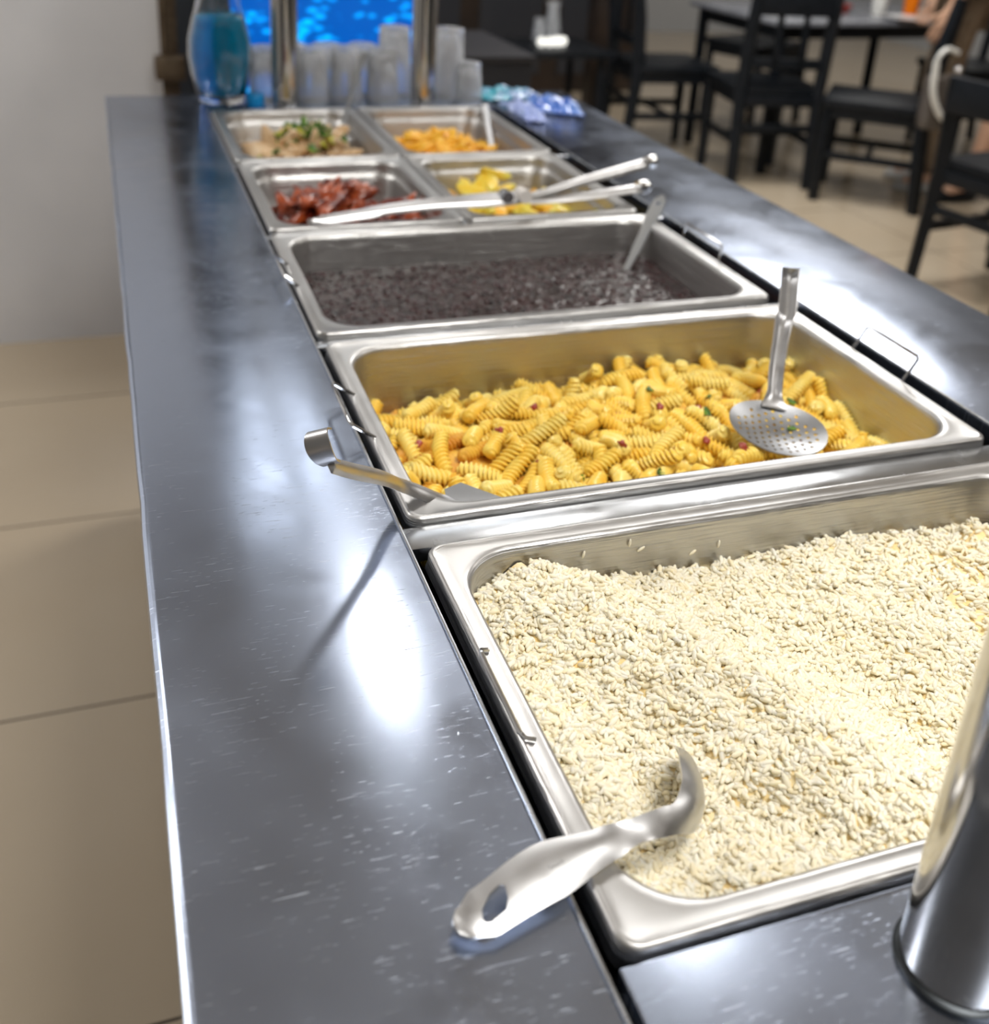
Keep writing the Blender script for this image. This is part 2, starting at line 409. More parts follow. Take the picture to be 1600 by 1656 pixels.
# ------------------------------------------------------------------ the pans
def pan(name, x0, x1, y0, y1, depth, rc, label, step=False, flange=.0135, rz=0):
    ro = .011
    S = [(-.0015, -.0130, ro), (-.0002, -.0070, ro), (0, -.0016, ro), (.0006, -.0002, ro), (.0018, .0004, ro), (.0032, 0, ro), (.0045, -.0007, ro),
         (flange - .002, -.0007, rc * .9), (flange, -.0009, rc), (flange + .0016, -.0020, rc), (flange + .0026, -.0045, rc), (flange + .003, -.008, rc)]
    if step: S += [(flange + .0035, -.018, rc), (flange + .0045, -.0205, rc), (flange + .0070, -.0225, rc), (flange + .0078, -.026, rc)]
    f2 = S[-1][0]
    S += [(f2 + .003, -depth * .6, rc), (f2 + .005, -depth + .014, rc), (f2 + .008, -depth + .004, rc), (f2 + .014, -depth, rc * .95)]
    vs = []; fs = []
    for ins, z, r in S:
        for (x, y) in rrect(x0 + ins, x1 - ins, y0 + ins, y1 - ins, max(r, .002), 9): vs.append((x, y, z))
    n = 40
    for i in range(len(S) - 1):
        for k in range(n): fs.append((i * n + k, i * n + (k + 1) % n, (i + 1) * n + (k + 1) % n, (i + 1) * n + k))
    fs.append(tuple((len(S) - 1) * n + k for k in range(n)))
    fs = [tuple(reversed(f)) for f in fs]
    b = MB().add(vs, fs)
    t = empty(name, ((x0 + x1) / 2, (y0 + y1) / 2, -depth), label, 'pan')
    o = b.build('pan_body', M_PAN, t, smooth='all'); solidify(o, .0008, -1)
    return t
def bail(t, x, ya, yb, xo, h, side, name='wire_handle'):
    """a hinged wire handle: two feet on the rim, bar standing up and outwards"""
    p = [(x, ya, .0012), (x + (xo - x) * .9, ya, h * .93), (xo, ya + (.004 if yb > ya else -.004), h), (xo, yb - (.004 if yb > ya else -.004), h), (x + (xo - x) * .9, yb, h * .93), (x, yb, .0012)]
    MB().tube(p, .0016, 8).build(name, M_WIRE, t)
P_RICE = pan('rice_pan', .0035, .5335, -.0005, .3225, .10, .044, 'deep steel pan full of white rice, nearest to the camera')
P_PAST = pan('pasta_pan', .0015, .5325, .3570, .6790, .10, .044, 'deep steel pan of spiral pasta, between the rice and the black beans')
P_SAUC = pan('bean_pan', -.0010, .5290, .7010, 1.0220, .09, .040, 'steel pan of dark black bean stew, just behind the pasta pan')
P_CHIC = pan('chicken_pan', .0010, .2630, 1.0400, 1.3730, .075, .040, 'half size steel pan of red glazed chicken, behind the left of the bean pan', True)
P_SQUA = pan('squash_pan', .2690, .5250, 1.0400, 1.3730, .075, .036, 'half size steel pan of yellow squash under the tongs', True)
P_MEAT = pan('meat_pan', -.0010, .2640, 1.3840, 1.7500, .075, .044, 'half size steel pan of pale meat with greens, far left of the well', True)
P_FRIE = pan('fried_strip_pan', .2700, .5300, 1.3840, 1.7500, .075, .036, 'half size steel pan of golden orange strips, far right of the well', True)
bail(P_PAST, .005, .561, .481, -.016, .016, -1)
bail(P_PAST, .5315, .552, .473, .546, .025, 1)
bail(P_SAUC, .002, .905, .834, -.013, .014, -1)
bail(P_SAUC, .5285, .916, .822, .531, .022, 1)
# rice pan: handle folded flat against the edge
b = MB().tube([(.0105, .207, .0008), (.0055, .206, .0024), (.0045, .202, .0026), (.0045, .136, .0026), (.006, .131, .0024), (.0115, .130, .0008)], .0017, 8)
b.build('wire_handle', M_WIRE, P_RICE)
bail(P_RICE, .532, .207, .130, .546, .024, 1)

# ------------------------------------------------------------------ rice
def rice_h(x, y):
    # ridge from the far left to the near right
    ax, ay, bx, by = .080, .285, .222, .035
    dx, dy = bx - ax, by - ay; L2 = dx * dx + dy * dy
    t = max(-.2, min(1.1, ((x - ax) * dx + (y - ay) * dy) / L2)); px, py = ax + t * dx, ay + t * dy
    side = (x - px) * (-dy) + (y - py) * dx      # sign: right of the ridge
    d = math.hypot(x - px, y - py)
    s = .040 if side < 0 else .062
    z = -.037 + .026 * math.exp(-(d / .045) ** 2)
    z += .012 * G(x, y, .03, .17, .05, .12) + .006 * G(x, y, .10, .03, .10, .035)
    z -= .018 * G(x, y, .268, .115, .038, .055) 
    z += .012 * G(x, y, .36, .21, .09, .07) + .010 * G(x, y, .42, .08, .09, .08)
    z -= .008 * max(0, (y - .285) / .02) if y > .285 else 0
    z -= .010 * G(x, y, .080, .100, .022, .022)
    z += .0075 * noise.noise(Vector((x * 36, y * 36, 1.3))) + .0050 * noise.noise(Vector((x * 90, y * 90, 5.1)))
    return min(z, -.0055)
X0, X1, Y0, Y1 = .0215, .500, .0165, .3035
nx, ny = 150, 90; vs = []; fs = []
HG = np.zeros((ny + 1, nx + 1))
for j in range(ny + 1):
    for i in range(nx + 1):
        x = X0 + (X1 - X0) * i / nx; y = Y0 + (Y1 - Y0) * j / ny; h = rice_h(x, y); HG[j, i] = h; 
        e = min(x - X0, X1 - x, y - Y0, Y1 - y)
        rad = .04; cxx = min(max(x, X0 + rad), X1 - rad); cyy = min(max(y, Y0 + rad), Y1 - rad)
        dd = math.hypot(x - cxx, y - cyy)
        if dd > rad: x = cxx + (x - cxx) * rad / dd; y = cyy + (y - cyy) * rad / dd
        vs.append((x, y, h - .0018))
for j in range(ny):
    for i in range(nx): a = j * (nx + 1) + i; fs.append((a, a + 1, a + nx + 2, a + nx + 1))
def grain(seg=6):
    prof = [(0, -.5), (.62, -.40), (.95, -.18), (1, .05), (.85, .30), (.5, .44), (0, .5)]
    v = []; f = []; v.append((0, 0, -.5))
    for r, z in prof[1:-1]:
        for k in range(seg): th = 2 * PI * k / seg; v.append((r * math.cos(th), r * math.sin(th) * .85, z))
    v.append((0, 0, .5)); m = len(prof) - 2
    for k in range(seg):
        f.append((0, 1 + (k + 1) % seg, 1 + k, -1))
        f.append((len(v) - 1, 1 + (m - 1) * seg + k, 1 + (m - 1) * seg + (k + 1) % seg, -1))
    for l in range(m - 1):
        for k in range(seg): f.append((1 + l * seg + k, 1 + l * seg + (k + 1) % seg, 1 + (l + 1) * seg + (k + 1) % seg, 1 + (l + 1) * seg + k))
    return np.array(v), f
def scatter_mesh(name, base_v, base_f, T, mats, extra=None, loc=(0, 0, 0)):
    """T: list of (3x3, pos); all copies in one mesh, for uncountable stuff"""
    nb = len(base_v); R = np.array([t[0] for t in T]); P = np.array([t[1] for t in T])
    V = np.einsum('nij,kj->nki', R, base_v) + P[:, None, :]
    V = V.reshape(-1, 3)
    loops = []; starts = []; 
    tri = [f[:3] if f[3] < 0 else f for f in base_f]
    bl = np.array([i for f in tri for i in f]); bs = np.array([len(f) for f in tri])
    n = len(T)
    Lp = (bl[None, :] + (np.arange(n) * nb)[:, None]).reshape(-1)
    Tot = np.tile(bs, n); St = np.concatenate([[0], np.cumsum(Tot)[:-1]])
    mi = np.zeros(len(Tot), dtype=np.int32)
    if extra:
        ev = np.array(extra[0]); ef = np.array(extra[1]); off = len(V)
        V = np.vstack([V, ev]); Lp = np.concatenate([Lp, (ef + off).reshape(-1)])
        St = np.concatenate([St, St[-1] + Tot[-1] + 4 * np.arange(len(ef))]); Tot = np.concatenate([Tot, np.full(len(ef), 4)])
        mi = np.concatenate([mi, np.full(len(ef), 1, dtype=np.int32)])
    me = bpy.data.meshes.new(name); me.vertices.add(len(V)); me.vertices.foreach_set('co', (V - np.array(loc)).astype(np.float32).ravel())
    me.loops.add(len(Lp)); me.loops.foreach_set('vertex_index', Lp.astype(np.int32))
    me.polygons.add(len(Tot)); me.polygons.foreach_set('loop_start', St.astype(np.int32)); me.polygons.foreach_set('loop_total', Tot.astype(np.int32))
    for q in mats: me.materials.append(q)
    me.polygons.foreach_set('material_index', mi); me.polygons.foreach_set('use_smooth', np.ones(len(Tot), dtype=bool))
    me.update(calc_edges=True); me.validate()
    o = bpy.data.objects.new(name, me); COL.objects.link(o); o.location = loc; return o
rg = random.Random(3)
T = []
def rot_from(dirv, roll):
    q = dirv.to_track_quat('Z', 'Y') @ Quaternion((0, 0, 1), roll); return np.array(q.to_matrix())
def in_pan(x, y, m=.004, rad=.04):
    cxx = min(max(x, X0 + rad), X1 - rad); cyy = min(max(y, Y0 + rad), Y1 - rad)
    return math.hypot(x - cxx, y - cyy) < rad - m and X0 + m < x < X1 - m and Y0 + m < y < Y1 - m
N_G = 25000
while len(T) < N_G:
    x = rg.uniform(X0, X1) if rg.random() < .42 else rg.uniform(X0, .36); y = rg.uniform(Y0, Y1)
    if not in_pan(x, y, .003): continue
    i = (x - X0) / (X1 - X0) * nx; j = (y - Y0) / (Y1 - Y0) * ny; h = HG[int(j), int(i)]
    z = h + rg.uniform(-.0022, .0014) + max(0, noise.noise(Vector((x * 160, y * 160, 9)))) * .0030
    a = rg.uniform(0, 2 * PI); el = rg.gauss(0, .30)
    d = Vector((math.cos(a) * math.cos(el), math.sin(a) * math.cos(el), math.sin(el)))
    s = rg.uniform(.82, 1.12); M3 = rot_from(d, rg.uniform(0, 6)) @ np.diag([.00182 * s, .00182 * s, .0088 * s * rg.uniform(.85, 1.1)])
    T.append((M3, (x, y, min(z, -.001))))
# a few grains stuck on the far wall of the pan
for x, z in ((.155, -.010), (.165, -.017), (.232, -.024), (.118, -.014), (.21, -.028)):
    T.append((rot_from(Vector((rg.uniform(-1, 1), 0, .5)).normalized(), 0) @ np.diag([.0012, .0012, .007]), (x, .3035 + .02 * 0, z)))
gv, gf = grain()
o = scatter_mesh('rice', gv, gf, T, [M_RICE, M_RICEB], (vs, fs), (.26, .16, -.05))
tag(o, 'heap of cooked white rice filling the nearest pan', 'rice', kind='stuff')

# ------------------------------------------------------------------ spiral pasta
def fusillo(L, R, bend, seed):
    n, seg = 64, 24; vs = []; fs = []; ph = seed * 1.3
    pitch = .0135; rr = random.Random(seed)
    for i in range(n + 1):
        t = i / n; z = (t - .5) * L; tw = 2 * PI * z / pitch + ph
        e = min(t, 1 - t) * L / .004; e = 1 if e > 1 else .45 + .55 * math.sin(e * PI / 2)
        cx = bend * ((2 * t - 1) ** 2 - .5) * L
        for k in range(seg):
            th = 2 * PI * k / seg
            lob = .5 + .5 * math.cos(3 * (th - tw)); lob = lob ** .75
            r = R * e * (.56 + .44 * lob) * (1 + .05 * noise.noise(Vector((t * 4, th, seed))))
            vs.append((cx + r * math.cos(th), r * math.sin(th), z))
    for i in range(n):
        for k in range(seg): fs.append((i * seg + k, i * seg + (k + 1) % seg, (i + 1) * seg + (k + 1) % seg, (i + 1) * seg + k))
    fs.append(tuple(range(seg - 1, -1, -1))); fs.append(tuple(n * seg + k for k in range(seg)))
    return vs, fs
FV = []
for k, (L, bd) in enumerate(((.034, .05), (.038, -.08), (.042, .10), (.046, .07))):
    for mi in range(3):
        vs, fs = fusillo(L * 1.12, .0076, bd * (1 if mi != 1 else -1), k * 3 + mi)
        me = bpy.data.meshes.new('spiral_pasta'); me.from_pydata(vs, [], fs); me.materials.append(M_PASTA[mi])
        me.polygons.foreach_set('use_smooth', [True] * len(me.polygons)); FV.append(me)
